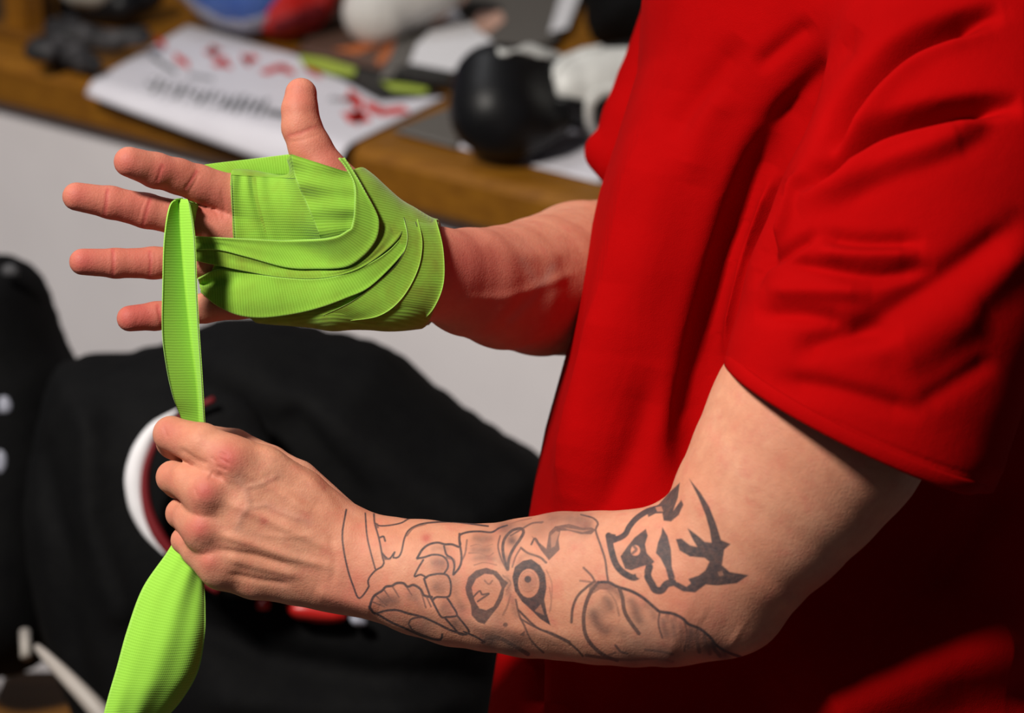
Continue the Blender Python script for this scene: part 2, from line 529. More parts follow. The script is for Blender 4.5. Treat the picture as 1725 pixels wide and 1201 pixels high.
VL = relief(VL, QL, [
 ([(385,772)], 28, 0.0024), ([(346,829)], 25, 0.0022), ([(338,890)], 23, 0.0018), ([(352,945)], 16, 0.0018),
 ([(378,800),(362,806),(352,800)], 8, -0.0012), ([(372,862),(355,862),(330,850)], 12, -0.0003), ([(366,915),(350,920),(330,905)], 11, -0.0003),
 ([(300,755),(330,775),(352,782)], 6, -0.0010),
 ([(375,842),(430,866),(500,898),(570,930)], 9, 0.0011), ([(410,790),(470,828),(540,872)], 10, 0.0010),
 ([(362,897),(420,915),(490,938),(560,955)], 8, 0.0012), ([(380,940),(440,955),(510,972)], 8, 0.0009),
 ([(365,925),(430,936),(495,955)], 6, -0.0009), ([(380,966),(440,978),(490,985)], 6, -0.0008),
 ([(400,806),(412,820),(420,850),(405,872),(400,890)], 5.5, 0.0004), ([(412,822),(440,815),(470,800)], 4.5, 0.0004), ([(420,855),(450,850),(470,862),(520,880)], 4.5, 0.0004),
 ([(440,900),(480,905),(540,900)], 5, 0.0003), ([(430,752),(470,772),(520,806),(570,860)], 9, 0.0012), ([(440,800),(490,822),(545,868)], 12, -0.0011),
 ([(555,900),(565,940),(560,985)], 7, -0.0006), ([(530,995),(580,1010),(640,1025)], 14, 0.0014),
 ([(370,762),(384,770)], 2.2, -0.0006), ([(372,772),(388,782)], 2.0, -0.0006), ([(366,785),(384,792)], 2.2, -0.0006), ([(356,770),(366,778)], 2, -0.0005),
 ([(330,822),(336,838)], 2.0, -0.0004), ([(276,718),(282,738)], 3, -0.0004),
 ([(1110,850),(1130,905),(1125,960)], 16, -0.0008), ([(1180,1040),(1240,1075)], 20, -0.0005),
 ([(640,1000),(800,1050),(1000,1080)], 16, 0.0010), ([(900,900),(1000,905),(1080,930)], 22, 0.0012),
])

# ------------------------------------------------------------------ tattoo ink on the near arm
def c5(*p): return [(560 + x / 3.4325, 780 + y / 3.4325) for x, y in p]
def c6(*p): return [(900 + x / 3.431, 780 + y / 3.431) for x, y in p]
INK = []      # ('line', pts, width_px, strength) or ('fill', pts, strength, soft) or ('hole', pts)
def ln(pts, w=1.9, s=0.85): INK.append(('line', pts, w, s))
def fill(pts, s=0.9, soft=1.0): INK.append(('fill', pts, s, soft))
def hole(pts, s=1.0, soft=1.0): INK.append(('hole', pts, s, soft))
def blob(c, r, s=0.4): INK.append(('blob', c, r, s))
def circ(c, rx, ry=None, n=18):
    ry = ry or rx
    return [(c[0] + rx * math.cos(i * 2 * math.pi / n), c[1] + ry * math.sin(i * 2 * math.pi / n)) for i in range(n)]
# shading first
for c, r, s in [((620,590),60,.22),((610,710),50,.22),((655,830),42,.24),((720,920),42,.28),((350,800),60,.22),((480,760),55,.2),((300,800),40,.25),((540,930),70,.25),
                ((1040,450),35,.45),((1000,380),60,.28),((870,440),70,.18),((880,520),60,.16),((920,1020),60,.55),((1040,1060),60,.35),((740,840),50,.18),((700,700),60,.15),((960,900),60,.16),((1130,1000),40,.2),((1180,380),70,.2),((1000,560),40,.25)]:
    blob(c5(c)[0], r / 3.43, s)
for c, r, s in [((370,880),60,.16),((590,870),50,.14),((800,960),60,.16),((930,1000),60,.3),((1010,1060),50,.4),((1100,1105),50,.7),((650,980),80,.14),((420,820),50,.2),((240,330),90,.22),((100,330),80,.18),((560,1130),110,.25),((760,1130),100,.3),((300,380),40,.25)]:
    blob(c6(c)[0], r / 3.43, s)
def soft(pts, w, s): INK.append(('soft', pts, w, s))
for p, w, s in [(c6((330,830),(350,900),(390,960),(450,985)),9,.55),(c6((390,770),(430,800),(450,860)),6,.4),(c6((540,770),(580,830),(600,900),(640,930)),9,.5),(c6((620,800),(680,850),(700,920)),7,.35),(c6((400,940),(480,960),(540,1010)),8,.25),
                (c6((745,880),(752,950),(775,1020)),7,.5),(c6((790,885),(806,950),(815,1030)),5,.4),(c6((835,900),(850,970),(848,1060)),5,.4),(c6((905,945),(900,1010),(885,1080)),7,.5),(c6((560,1030),(660,1060),(780,1060)),8,.2),
                (c6((400,720),(470,740),(520,790)),7,.5),(c6((230,320),(300,330),(345,350)),10,.3),(c6((60,320),(140,310),(240,320)),8,.25),
                (c5((800,430),(860,440),(940,430)),6,.35),(c5((790,500),(850,505),(930,500)),5,.32),(c5((800,555),(870,548),(960,560)),5,.3),(c5((960,380),(1040,360),(1140,350)),7,.3),(c5((1000,640),(1020,700),(1010,780)),6,.4),(c5((1040,760),(1050,840),(1080,900)),6,.35),
                (c5((700,720),(730,800),(770,860)),6,.25),(c5((760,900),(830,960),(900,990)),8,.25),(c5((940,960),(1040,1000),(1120,1060)),9,.3),(c5((1140,960),(1220,1010),(1320,1060)),7,.22),(c5((250,810),(330,790),(400,790)),8,.3),(c5((420,760),(480,790),(530,850)),7,.28),
                (c5((300,880),(400,910),(470,960),(560,1000)),9,.32),(c5((560,580),(620,570),(650,590)),6,.3),(c5((580,700),(610,740),(660,740)),7,.25),(c5((620,830),(650,870),(700,860)),6,.28),(c5((690,900),(720,950),(770,960)),6,.3),(c5((560,500),(620,490),(680,500)),6,.3),
                (c5((850,660),(900,650),(950,690)),4,.25),(c5((840,780),(880,800),(930,780)),5,.22),(c5((1060,620),(1100,540),(1180,530)),5,.25)]: soft(p, w, s)
ln(c5((80,270),(58,400),(65,500),(90,620),(120,710),(155,782),(210,715),(205,690),(215,660),(250,620),(285,600),(298,575),(290,545),(270,440),(245,350),(240,295)), 2.0)
ln(c5((190,290),(200,420),(225,530),(250,620)), 1.8)
ln(c5((245,345),(270,362),(330,360),(400,345),(450,318),(520,315)), 1.7); fill(c5((240,340),(265,350),(270,375),(250,380)), .7)
ln(c5((275,430),(295,425),(305,450)), 2.2); ln(c5((285,520),(310,545),(330,555),(360,515),(350,545),(380,545),(400,510),(415,440),(440,390),(490,360),(560,345),(700,340),(900,365)), 2.0)
ln(c5((430,420),(470,375),(540,352)), 1.8, .6); fill(c5((280,500),(310,540),(335,560),(300,560)), .8)
ln(c5((490,550),(520,500),(560,470),(610,460),(650,470),(690,470),(730,485)), 2.6); ln(c5((490,552),(530,545),(580,530),(630,535),(660,560),(668,600),(645,640)), 2.4)
ln(c5((525,560),(495,610),(475,655),(510,645),(545,662)), 2.2); ln(c5((645,480),(660,530),(690,550),(705,590),(698,645)), 2.4); ln(c5((660,545),(700,560),(705,600)), 3.0, .6)
ln(c5((530,670),(560,650),(620,640),(665,650),(685,700),(680,760),(660,775),(600,775),(575,790),(550,730),(530,670)), 2.6)
ln(c5((575,790),(600,840),(630,890),(660,890),(720,880),(690,820),(660,775)), 2.6); ln(c5((650,895),(700,950),(740,990),(790,975),(720,880)), 2.6); ln(c5((760,975),(830,1005),(880,1035)), 2.4)
ln(c5((740,470),(735,420),(780,400),(850,395),(920,400),(965,375),(1010,360)), 2.4); ln(c5((735,410),(735,460),(745,520),(745,570),(730,610),(700,645)), 2.6); ln(c5((778,445),(768,520),(750,560)), 2.0, .6)
ln(c5((800,480),(840,470),(880,482),(925,470)), 1.6, .45); ln(c5((790,520),(850,520),(900,540),(930,520)), 2.2, .45); ln(c5((820,590),(880,575),(950,590)), 1.6, .4)
ln(c5((1012,615),(990,540),(985,480),(1000,430),(1040,390),(1090,378),(1105,400),(1085,440),(1050,490),(1022,550),(1014,615)), 3.6, .8); ln(c5((970,420),(958,480),(975,550),(1005,610)), 2.2, .7)
ln(c5((1030,420),(1150,350),(1210,345)), 2.4, .7); ln(c5((960,380),(1060,340),(1150,320)), 1.6, .5)
ln(c5((1090,490),(1130,520),(1200,545),(1235,575)), 2.6, .7); ln(c5((1090,490),(1060,540),(1040,600)), 2.0, .6); ln(c5((1150,470),(1172,435),(1200,480)), 2.2, .8)
fill(c5((1040,660),(1055,600),(1100,565),(1150,555),(1200,590),(1230,640),(1238,720),(1225,790),(1240,870),(1262,940),(1200,900),(1150,850),(1095,800),(1055,740)), .93)
hole(circ(c5((1135,695))[0], 62 / 3.43, 84 / 3.43)); hole(c5((1170,855),(1205,815),(1225,880)), .5)
blob(c5((1135,695))[0], 66 / 3.43, .22)
ln(circ(c5((1132,685))[0], 46 / 3.43, 60 / 3.43) + circ(c5((1132,685))[0], 46 / 3.43, 60 / 3.43)[:1], 1.4, .35); fill(circ(c5((1130,672))[0], 21 / 3.43), .95)
fill(c5((768,720),(785,660),(830,620),(890,605),(950,625),(990,670),(1018,692),(995,725),(985,780),(960,830),(920,880),(880,932),(840,920),(805,880),(800,820),(775,760)), .85)
hole(c5((805,720),(830,670),(880,640),(930,645),(962,680),(978,720),(957,780),(930,830),(890,850),(850,840),(825,800),(815,770)))
ln(c5((880,680),(905,700),(925,680)), 1.8, .5); ln(c5((800,790),(850,740),(865,760),(905,755),(870,780),(840,800)), 2.0, .75); blob(c5((890,720))[0], 30, .12)
ln(c5((985,650),(1030,690),(1005,740)), 2.0, .5); ln(c5((1030,760),(1010,830),(985,880)), 2.6, .45)
ln(c5((1060,790),(1080,880),(1110,940),(1140,1010),(1180,1060),(1220,1095)), 2.4, .7); ln(c5((1075,850),(1180,950),(1270,985),(1373,1035)), 2.6, .8); ln(c5((1255,720),(1265,800),(1255,860)), 1.5, .35)
fill(c5((1078,998),(1115,965),(1112,1000)), .75); fill(circ(c5((1000,935))[0], 4.2), .75); fill(circ(c5((1158,1045))[0], 3), .6)
ln(c5((215,840),(225,800),(245,765),(285,740),(310,715),(345,710),(370,695),(410,695),(435,715),(470,705),(510,730),(530,765),(575,775)), 3.0); ln(c5((213,830),(245,870),(300,855),(370,850),(440,870),(520,890),(600,925),(680,965),(760,990)), 2.8)
for a in [((225,800),(300,830)),((255,770),(315,825)),((300,735),(345,800)),((345,710),(385,775)),((430,718),(460,765)),((510,735),(540,835)),((540,765),(570,830))]: ln(c5(*a), 2.0, .65)
ln(c5((250,868),(280,885),(340,920),(430,960),(520,1000),(620,1022),(635,990)), 2.6); ln(c5((440,930),(460,900),(530,890)), 2.2, .8); ln(c5((440,930),(470,970),(560,1008)), 2.2, .8)
ln(c5((870,1035),(920,1008),(980,1018),(1060,1062),(1130,1105)), 5.0, .7)
# zigzag, trunk, arcs
fill(c6((-20,415),(30,460),(70,495),(85,400),(120,365),(200,350),(280,372),(330,370),(358,385),(330,412),(270,412),(200,392),(152,392),(140,440),(147,500),(85,562),(40,505)), .78)
hole(c6((95,420),(125,392),(145,400),(128,450),(120,480),(98,490)), .45); hole(c6((170,372),(280,388),(330,385),(280,400),(200,385)), .4)
ln(c6((270,298),(340,318),(368,350),(355,390),(385,480),(410,560),(420,640),(430,695)), 2.4, .75); ln(c6((0,345),(50,340)), 2.4, .7)
ln(c6((285,605),(330,650),(352,688)), 2.4, .7); ln(c6((265,680),(340,690)), 2.2, .5)
ln(c6((350,682),(300,720),(250,770),(222,840),(215,920)), 3.0, .75); ln(c6((370,690),(330,740),(297,820),(285,910),(300,1000),(350,1070),(420,1120),(480,1140)), 4.4, .75)
fill(c6((320,690),(375,680),(440,690),(490,720),(440,735),(380,730),(330,760),(300,800),(315,740)), .6)
ln(c6((370,690),(430,690),(480,715),(560,740),(630,780),(700,840),(730,860),(800,870),(860,900),(890,930),(960,960),(1020,1010),(1050,1050),(1110,1090),(1190,1120)), 3.6, .9)
ln(c6((490,720),(510,780),(520,850),(550,910),(605,985)), 4.6, .75); ln(c6((430,740),(470,800),(490,880)), 2.4, .4)
ln(c6((725,860),(718,930),(740,1010)), 2.6, .7); ln(c6((862,900),(882,980),(868,1085)), 2.6, .6)
for x0, y0, x1, y1, s in [(905,945,890,1065,.5),(945,965,955,1090,.6),(985,990,1015,1100,.6),(1030,1040,1075,1115,.75),(770,880,775,960,.4),(815,890,830,960,.4)]: ln(c6((x0,y0),((x0+x1)/2-8,(y0+y1)/2),(x1,y1)), 5.0, s)
ln(c6((470,1055),(500,1090),(540,1100)), 3.0, .7); ln(c6((640,1078),(740,1092),(800,1105)), 3.6, .65); ln(c6((430,1110),(470,1095)), 2.4, .6)
ln(c6((300,1110),(420,1128),(560,1138),(700,1130),(800,1148)), 3.6, .6)
ln(c6((-80,900),(0,945),(100,990),(200,1040),(250,1080),(280,1115)), 2.4, .75); ln(c6((70,620),(102,700),(95,850)), 1.6, .3)
# dark emblem at the inside of the elbow
fill(c6((895,90),(960,170),(1010,250),(1050,350),(1080,445),(1135,468),(1098,500),(1085,590),(1130,630),(1240,648),(1170,695),(1060,708),(990,702),(930,748),(860,742),(800,708),(765,690),(830,688),(880,715),(905,695),(890,670),(950,650),(990,620),(1012,570),(985,548),(900,540),(840,505),(818,440),(850,436),(900,475),(942,485),(910,430),(885,375),(945,420),(985,455),(1025,460),(1015,390),(990,300),(950,200),(905,110)), .95)
fill(c6((740,370),(770,420),(790,500),(795,600),(815,665),(780,685),(760,610),(730,550),(703,520),(715,460),(735,410)), .95)
ln(c6((800,690),(765,700),(735,735),(700,732),(680,700),(655,650),(665,600)), 8.5, .95)
ln(c6((430,420),(445,500),(470,580),(510,630),(570,662),(605,650)), 7.5, .95); ln(c6((430,420),(475,438),(525,412),(548,370),(590,320),(650,280),(705,262)), 6.5, .95)
fill(c6((418,405),(470,412),(480,455),(440,470)), .95)
fill(c6((498,540),(540,480),(580,430),(645,380),(656,420),(640,470),(650,520),(695,570),(662,600),(640,592),(600,605),(560,620),(525,610)), .93)
hole(circ(c6((585,505))[0], 8.0, 9.0)); ln(c6((575,480),(590,500),(570,520)), 3, .7); hole(circ(c6((612,640))[0], 7.5, 8.0), .9)
fill(c6((648,275),(720,238),(780,170),(842,112),(830,200),(803,275),(850,212),(862,240),(835,300),(790,338),(748,332),(740,290),(700,292),(660,312)), .92)
hole(c6((700,255),(735,250),(745,280),(710,280)), .6); hole(c6((1060,630),(1085,622),(1095,650),(1070,655)), .35)

# finer mesh still where there is ink
P = to_px(VL); N = normals(VL, QL)
cen = P[QL].mean(1)
sel = (cen[:,0] > 572) & (cen[:,0] < 1275) & (cen[:,1] > 800) & (cen[:,1] < 1128) & (N[QL[:,0],2] < 0.05)
VL, QL, fl = subdivide(VL, QL, sel)
N = normals(VL, QL); P = to_px(VL)
ink = np.zeros(len(VL)); facing = (N[:,2] < 0.05) & (VL[:,2] < 1.60)
for it in INK:
    kind, pts = it[0], np.asarray(it[1], float)
    pad = 60 if kind in ('blob', 'soft') else 12
    pp = pts.reshape(-1, 2)
    m = facing & (P[:,0] > pp[:,0].min()-pad) & (P[:,0] < pp[:,0].max()+pad) & (P[:,1] > pp[:,1].min()-pad) & (P[:,1] < pp[:,1].max()+pad)
    if not m.any(): continue
    q = P[m]
    if kind == 'line':
        d, _ = poly_dist(q, spline(pp, len(pp) * 4) if len(pp) > 2 else pp)
        a = min(it[3]*1.12, .96) * np.clip((it[2] * 0.72 + 0.8 - d) / 1.4, 0, 1)
        ink[m] = np.maximum(ink[m], a)
    elif kind == 'soft':
        d, par = poly_dist(q, spline(pp, len(pp) * 4) if len(pp) > 2 else pp)
        ink[m] = 1 - (1 - ink[m]) * (1 - it[3] * np.exp(-(d / it[2]) ** 2) * np.clip(np.minimum(par, 1 - par) * 5 + 0.2, 0, 1))
    elif kind == 'blob':
        d = np.hypot(*(q - pp[0]).T)
        ink[m] = 1 - (1 - ink[m]) * (1 - min(1.9 * it[3], .8) * np.exp(-(d / it[2]) ** 2))
    else:
        sd = poly_sdf(q, pp)
        a = it[2] * np.clip(0.5 - sd / (1.4 * it[3]), 0, 1)
        ink[m] = np.maximum(ink[m], a) if kind == 'fill' else ink[m] * (1 - a)
rng = np.random.default_rng(4)

def gauss(P, items):
    s = np.zeros(len(P))
    for x, y, r, a in items:
        s += a * np.exp(-((P[:,0]-x)**2 + (P[:,1]-y)**2) / (r*r))
    return np.clip(s, 0, 1)
blushL = gauss(P, [(382,772,30,1.0),(345,828,26,.95),(337,890,22,.9),(352,945,22,.6),(280,725,22,.5),(278,800,18,.35),(292,868,16,.35),(300,905,16,.35),(445,878,7,.7),(718,907,9,.8),(600,1020,50,.3),(290,740,40,.2),(560,1000,60,.2),(1400,1000,80,.2),(1180,1060,80,.25)])
PR = to_px(VR)
blushR = gauss(PR, [(213,272,28,.5),(128,331,26,.5),(138,441,26,.5),(217,536,24,.5),(270,290,26,.35),(505,160,28,.35),(190,345,50,.35),(180,443,60,.35),(240,532,40,.35),(300,300,60,.3),(360,350,50,.4),(560,270,50,.4),(250,440,40,.35),(245,355,40,.3),(810,470,90,.4),(880,520,90,.35),(770,440,60,.4),(250,532,40,.3)])
def lines_attr(P, items):
    s = np.zeros(len(P))
    for pts, w, a in items:
        d, par = poly_dist(P, pts); s = np.maximum(s, a * np.exp(-(d / w) ** 2))
    return s
veinL = lines_attr(P, [([(400,806),(412,820),(420,850),(405,872),(400,890)],7,.25),([(412,822),(440,815),(470,800)],7,.2),([(420,855),(450,850),(520,880)],7,.2)])
creaseR = lines_attr(PR, [([(273,279),(269,292),(264,308)],3,.5),([(331,289),(322,303),(311,320)],3,.5),([(181,319),(179,340),(176,363)],3,.5),([(253,335),(248,352),(240,382)],3,.5),([(190,421),(191,444),(190,466)],3,.5),([(252,424),(254,440),(252,466)],3,.4),([(265,515),(269,532),(273,551)],3,.4),([(484,229),(505,224),(532,213)],4,.4)])
blushR = np.clip(blushR + creaseR + 0.20 * (PR[:,0] < 700) + 0.08, 0, 1)
veinR = lines_attr(PR, [([(930,450),(900,500),(860,540)],8,.5),([(880,440),(900,470)],9,.3)])

# torso, neck and shoulders (under the shirt)
B_T = [[(1330,1500,1.73,330),(1330,1100,1.73,300),(1360,700,1.73,290),(1390,350,1.72,300),(1400,100,1.72,310),(1400,-80,1.72,260)],
       [(1400,-40,1.72,210),(1590,40,1.60,150),(1610,180,1.56,130)], [(1400,-40,1.74,200),(1220,20,1.87,150),(1230,60,1.91,120)],
       [(1400,-150,1.72,180),(1380,-330,1.72,150)]]
lo, hi = bounds(B_T, 0.01)
GB = Grid(lo, hi, 0.008); fb = GB.field(0.3)
for ch in B_T: chain(GB, fb, ch, 0.05, 0.8, 0.08)
VB, QB = surface_nets(fb, GB); VB = smooth(VB, QB, 3); QB = orient(VB, QB)
# pull the torso inward so that it stays under the shirt
NB = normals(VB, QB); VB = VB - NB * 0.030

nR, nL = len(VR), len(VL)
V = np.concatenate([VR, VL, VB]); Q = np.concatenate([QR, QL + nR, QB + nR + nL])
z = np.zeros
BASE = to_world(C(1330, 900, 1.73))[0]
person = empty('person', (BASE[0], BASE[1], 0.0), 'person in a red t-shirt winding a green hand wrap, left forearm tattooed', 'person')
body = link_mesh('body', to_world(V), Q, SKIN, person, True, {
    'ink': np.concatenate([z(nR), ink, z(len(VB))]), 'blush': np.concatenate([blushR, blushL, z(len(VB))]), 'vein': np.concatenate([veinR, veinL, z(len(VB))])}, flip=True)
tag(body, 'bare arms, one open hand and one closed fist')
# ------------------------------------------------------------------ red t-shirt
T_ST = np.array([  # py, front px, back px, dc, b
 (-420,1280,1560,1.73,.07),(-330,1200,1700,1.73,.12),(-200,1110,1790,1.73,.165),(0,1082,1800,1.73,.170),(120,1075,1800,1.73,.168),(230,1045,1800,1.735,.165),(325,1015,1790,1.735,.162),
 (470,985,1780,1.735,.160),(600,960,1775,1.735,.158),(720,925,1780,1.735,.160),(860,898,1800,1.735,.163),(980,868,1825,1.735,.166),(1100,838,1850,1.735,.170),(1201,822,1870,1.735,.174),(1400,800,1890,1.735,.178),(1600,790,1900,1.735,.18)], float)
SL = [(1372,866,1.478,250),(1405,800,1.480,249),(1450,718,1.482,248),(1472,640,1.482,250),(1508,520,1.486,256),(1558,400,1.494,258),(1610,270,1.506,250),(1640,130,1.525,245),(1630,0,1.56,225),(1560,-140,1.62,200),(1480,-240,1.69,170)]
FS = [(1024,256,1.885,40),(1056,262,1.885,60),(1077,205,1.888,64),(1106,145,1.89,68),(1175,20,1.89,92),(1240,-130,1.87,130),(1330,-240,1.78,150)]
d0 = 1.735
ys = (600.5 - T_ST[:,0]) / FPX * d0
lo = np.array([(770-862.5)/FPX*1.75, (600.5-1460)/FPX*1.735, 1.39]); hi = np.array([(1960-862.5)/FPX*1.75, (600.5+330)/FPX*1.735, 2.00])
GS = Grid(lo, hi, 0.0026)
# torso
X = GS.ax[0][:,None,None]; Y = GS.ax[1][None,:,None]; Z = GS.ax[2][None,None,:]
yy = GS.ax[1]
o = np.argsort(ys)
def st(col): return np.interp(yy, ys[o], col[o]).astype(np.float32)[None,:,None]
xf = st((T_ST[:,1]-862.5)/FPX*T_ST[:,3]); xb = st((T_ST[:,2]-862.5)/FPX*T_ST[:,3]); dc = st(T_ST[:,3]); bb = st(T_ST[:,4])
aa = (xb - xf) * 0.5; xc = (xb + xf) * 0.5
n = 2.35
r = (np.abs((X - xc) / aa) ** n + np.abs((Z - dc) / bb) ** n) ** (1 / n)
FT = (r - 1) * np.minimum(aa, bb) * 1.05
FT = FT.astype(np.float32); del r
# the trunk's cloth falls back towards the armpit between chest and sleeve
gx_, gy_ = np.meshgrid(GS.ax[0], GS.ax[1], indexing='ij')
Pq = np.stack([862.5 + gx_.ravel()/1.59*FPX, 600.5 - gy_.ravel()/1.59*FPX], 1)
def groove(pts, w, amp):
    d, par = poly_dist(Pq, spline(pts, len(pts)*4))
    return (amp*np.exp(-(d/w)**2)*np.clip(np.minimum(par*2.4, (1-par)*6), 0, 1)).reshape(gx_.shape)
trunk = groove([(1420,60),(1350,190),(1290,310),(1258,420),(1228,540),(1205,660),(1180,780),(1160,900)], 50, .022) - groove([(1160,60),(1110,260),(1075,440),(1040,620),(990,840),(950,1000)], 70, .012)
FT += trunk.astype(np.float32)[:,:,None] * (Z < dc)
sleeve = GS.field(0.12); chain(GS, sleeve, SL, 0.02, 0.79, 0.06)
# hem plane
a, b = C(1222,612,1.482), C(1668,826,1.482)
u = (b - a) / np.linalg.norm(b - a); nrm = np.array([u[1], -u[0], 0.0]); nrm = nrm if nrm[1] < 0 else -nrm
nrm = nrm + np.array([0, 0, 0.20]); nrm /= np.linalg.norm(nrm)
pl_d = ((X - np.float32(a[0]))*nrm[0] + (Y - np.float32(a[1]))*nrm[1] + (Z - np.float32(1.482))*nrm[2]).astype(np.float32)
cone = sleeve
ky = np.interp(yy, [C(0,640,1.55)[1], C(0,300,1.55)[1]], [0.004, 0.035]).astype(np.float32)[None,:,None]
FT = smin(FT, sleeve, ky)
far = GS.field(0.12); chain(GS, far, FS, 0.02, 1.0, 0.05)
FT = smin(FT, far, 0.012); del far
VS, QS = surface_nets(FT, GS); QS = orient(VS, QS)
# open the sleeve end: drop the cap, square the rim to the hem plane
def hem_d(V): return (V - np.array([a[0], a[1], 1.482])) @ nrm
VS = smooth(VS, QS, 5)
SLEEVE_V = None
del pl_d
gt = VS
sel = (normals(VS, QS)[QS[:,0],2] < 0.15)
ps = to_px(VS)[QS[:,0]]
sel &= (ps[:,0] > 800) & (ps[:,0] < 1760) & (ps[:,1] > -40) & (ps[:,1] < 1240)
VS, QS, fl = subdivide(VS, QS, sel); VS = smooth(VS, QS, 3)

def k5(*p): return [(950 + x * 0.4997, y * 0.4996) for x, y in p]
FOLDS = [  # (curve, width px, depth m, d-range)
 (k5((1480,40),(1400,62),(1180,140),(1050,240),(960,350),(850,525)), 16, -0.020), (k5((1440,90),(1230,165),(1110,250),(1010,370),(900,510)), 20, 0.0045),
 (k5((1545,352),(1480,356),(1300,375),(1080,430),(960,500),(830,590),(785,645)), 16, -0.022), (k5((1450,395),(1300,415),(1110,470),(980,545),(880,600)), 18, 0.0050),
 (k5((960,545),(900,600),(820,640)), 5.4, -0.00783),
 (k5((745,600),(715,700),(680,810),(640,900)), 15, -0.0105), (k5((800,560),(770,640),(745,740),(700,830)), 8.1, 0.00783),
 (k5((800,330),(690,500),(610,700),(530,950),(460,1200),(420,1400),(400,1640)), 30, -0.01), (k5((700,560),(660,700),(600,860),(560,1040),(530,1200)), 10, 0.0087),
 (k5((640,980),(660,900),(740,850),(860,780)), 10, -0.0055), (k5((1420,400),(1330,470),(1100,560),(900,640),(780,700)), 26, 0.0087), (k5((1450,440),(1300,520),(1080,600),(900,700)), 20, -0.004),
 (k5((850,790),(1000,815),(1220,815)), 14, -0.005075), (k5((840,850),(1000,860),(1200,855)), 14, 0.00435), (k5((700,880),(850,900),(1050,930),(1260,895)), 14, -0.005075), (k5((680,980),(850,980),(1040,985)), 16, 0.00435),
 (k5((640,1060),(800,1060),(960,1085)), 15, -0.00435), (k5((850,1200),(1100,1050),(1300,920),(1500,780),(1560,700)), 24, -0.0055), (k5((1000,1210),(1300,1060),(1480,900),(1580,760)), 30, 0.0050),
 (k5((600,130),(430,350),(360,480)), 22, -0.005075), (k5((840,70),(740,150),(640,235)), 16, -0.00435), (k5((990,90),(860,250),(700,440)), 20, -0.0058), (k5((560,300),(470,450),(420,620)), 26, 0.00435),
 (k5((255,250),(190,450),(130,660),(60,900),(15,1200),(-60,1600)), 7, -0.0015), (k5((310,200),(230,500),(150,900),(110,1200),(30,1700)), 30, 0.00435),
 ([(1330,600),(1420,560),(1520,560)], 20, -0.0058), ([(1300,640),(1400,655),(1560,700)], 18, -0.00435), ([(1500,620),(1580,580),(1660,520)], 28, 0.0035), ([(1540,690),(1620,640),(1680,600)], 18, -0.0025),
 ([(1240,628),(1290,666),(1400,708),(1500,752),(1590,786),(1660,806)], 3, -0.0009),
 ([(940,860),(990,740),(1030,600),(1050,480)], 26, 0.0058), ([(985,900),(1060,760),(1100,620)], 30, -0.0058), ([(905,1100),(900,1201)], 16, -0.0087), ([(945,1080),(945,1210)], 26, 0.0087),
 ([(1330,1240),(1400,1190),(1520,1135),(1600,1100),(1760,1070)], 80, 0.026), ([(1560,1010),(1640,900),(1700,800)], 30, -0.0087),
 ([(1120,150),(1090,320),(1060,480),(1010,680),(960,900)], 60, 0.01),
]
NS = normals(VS, QS); PS = to_px(VS); disp = np.zeros(len(VS)); fc = np.clip(-NS[:,2]*2.2, 0, 1)
for pts, w, amp in FOLDS:
    pts = spline(pts, len(pts)*4) if len(pts) > 2 else np.asarray(pts, float)
    m = (fc > 0) & (PS[:,0] > pts[:,0].min()-3*w) & (PS[:,0] < pts[:,0].max()+3*w) & (PS[:,1] > pts[:,1].min()-3*w) & (PS[:,1] < pts[:,1].max()+3*w)
    if not m.any(): continue
    d, par = poly_dist(PS[m], pts)
    disp[m] += amp * np.exp(-(d/w)**2) * np.clip(np.minimum(par, 1-par)*5 + 0.05, 0, 1)
VS = VS + NS * (disp*fc)[:,None]
VS = smooth(VS, QS, 2)
# bring the part hidden behind the sleeve gap to rest: keep only what is in view plus the trunk
# cut the sleeve clean at the hem plane
hd = hem_d(VS); pz = to_px(VS); cd = GS.sample(cone, VS)
on_sl = (np.abs(cd) < 0.03) & (VS[:,2] < 1.562) & (pz[:,0] > 1060) & (pz[:,1] > 520) & (hd > -0.02)
slq = on_sl[QS].all(1)
beyond = hd > 0
drop = slq & beyond[QS].all(1)
strad = slq & beyond[QS].any(1) & ~drop
mv = np.unique(QS[strad]); mv = mv[beyond[mv]]
VS[mv] -= hd[mv][:,None]*nrm
QS = QS[~drop]
used = np.unique(QS); remap = np.full(len(VS), -1); remap[used] = np.arange(len(used)); VS = VS[used]; QS = remap[QS]
shirt = link_mesh('t_shirt', to_world(VS), QS, RED, person, True, flip=True)
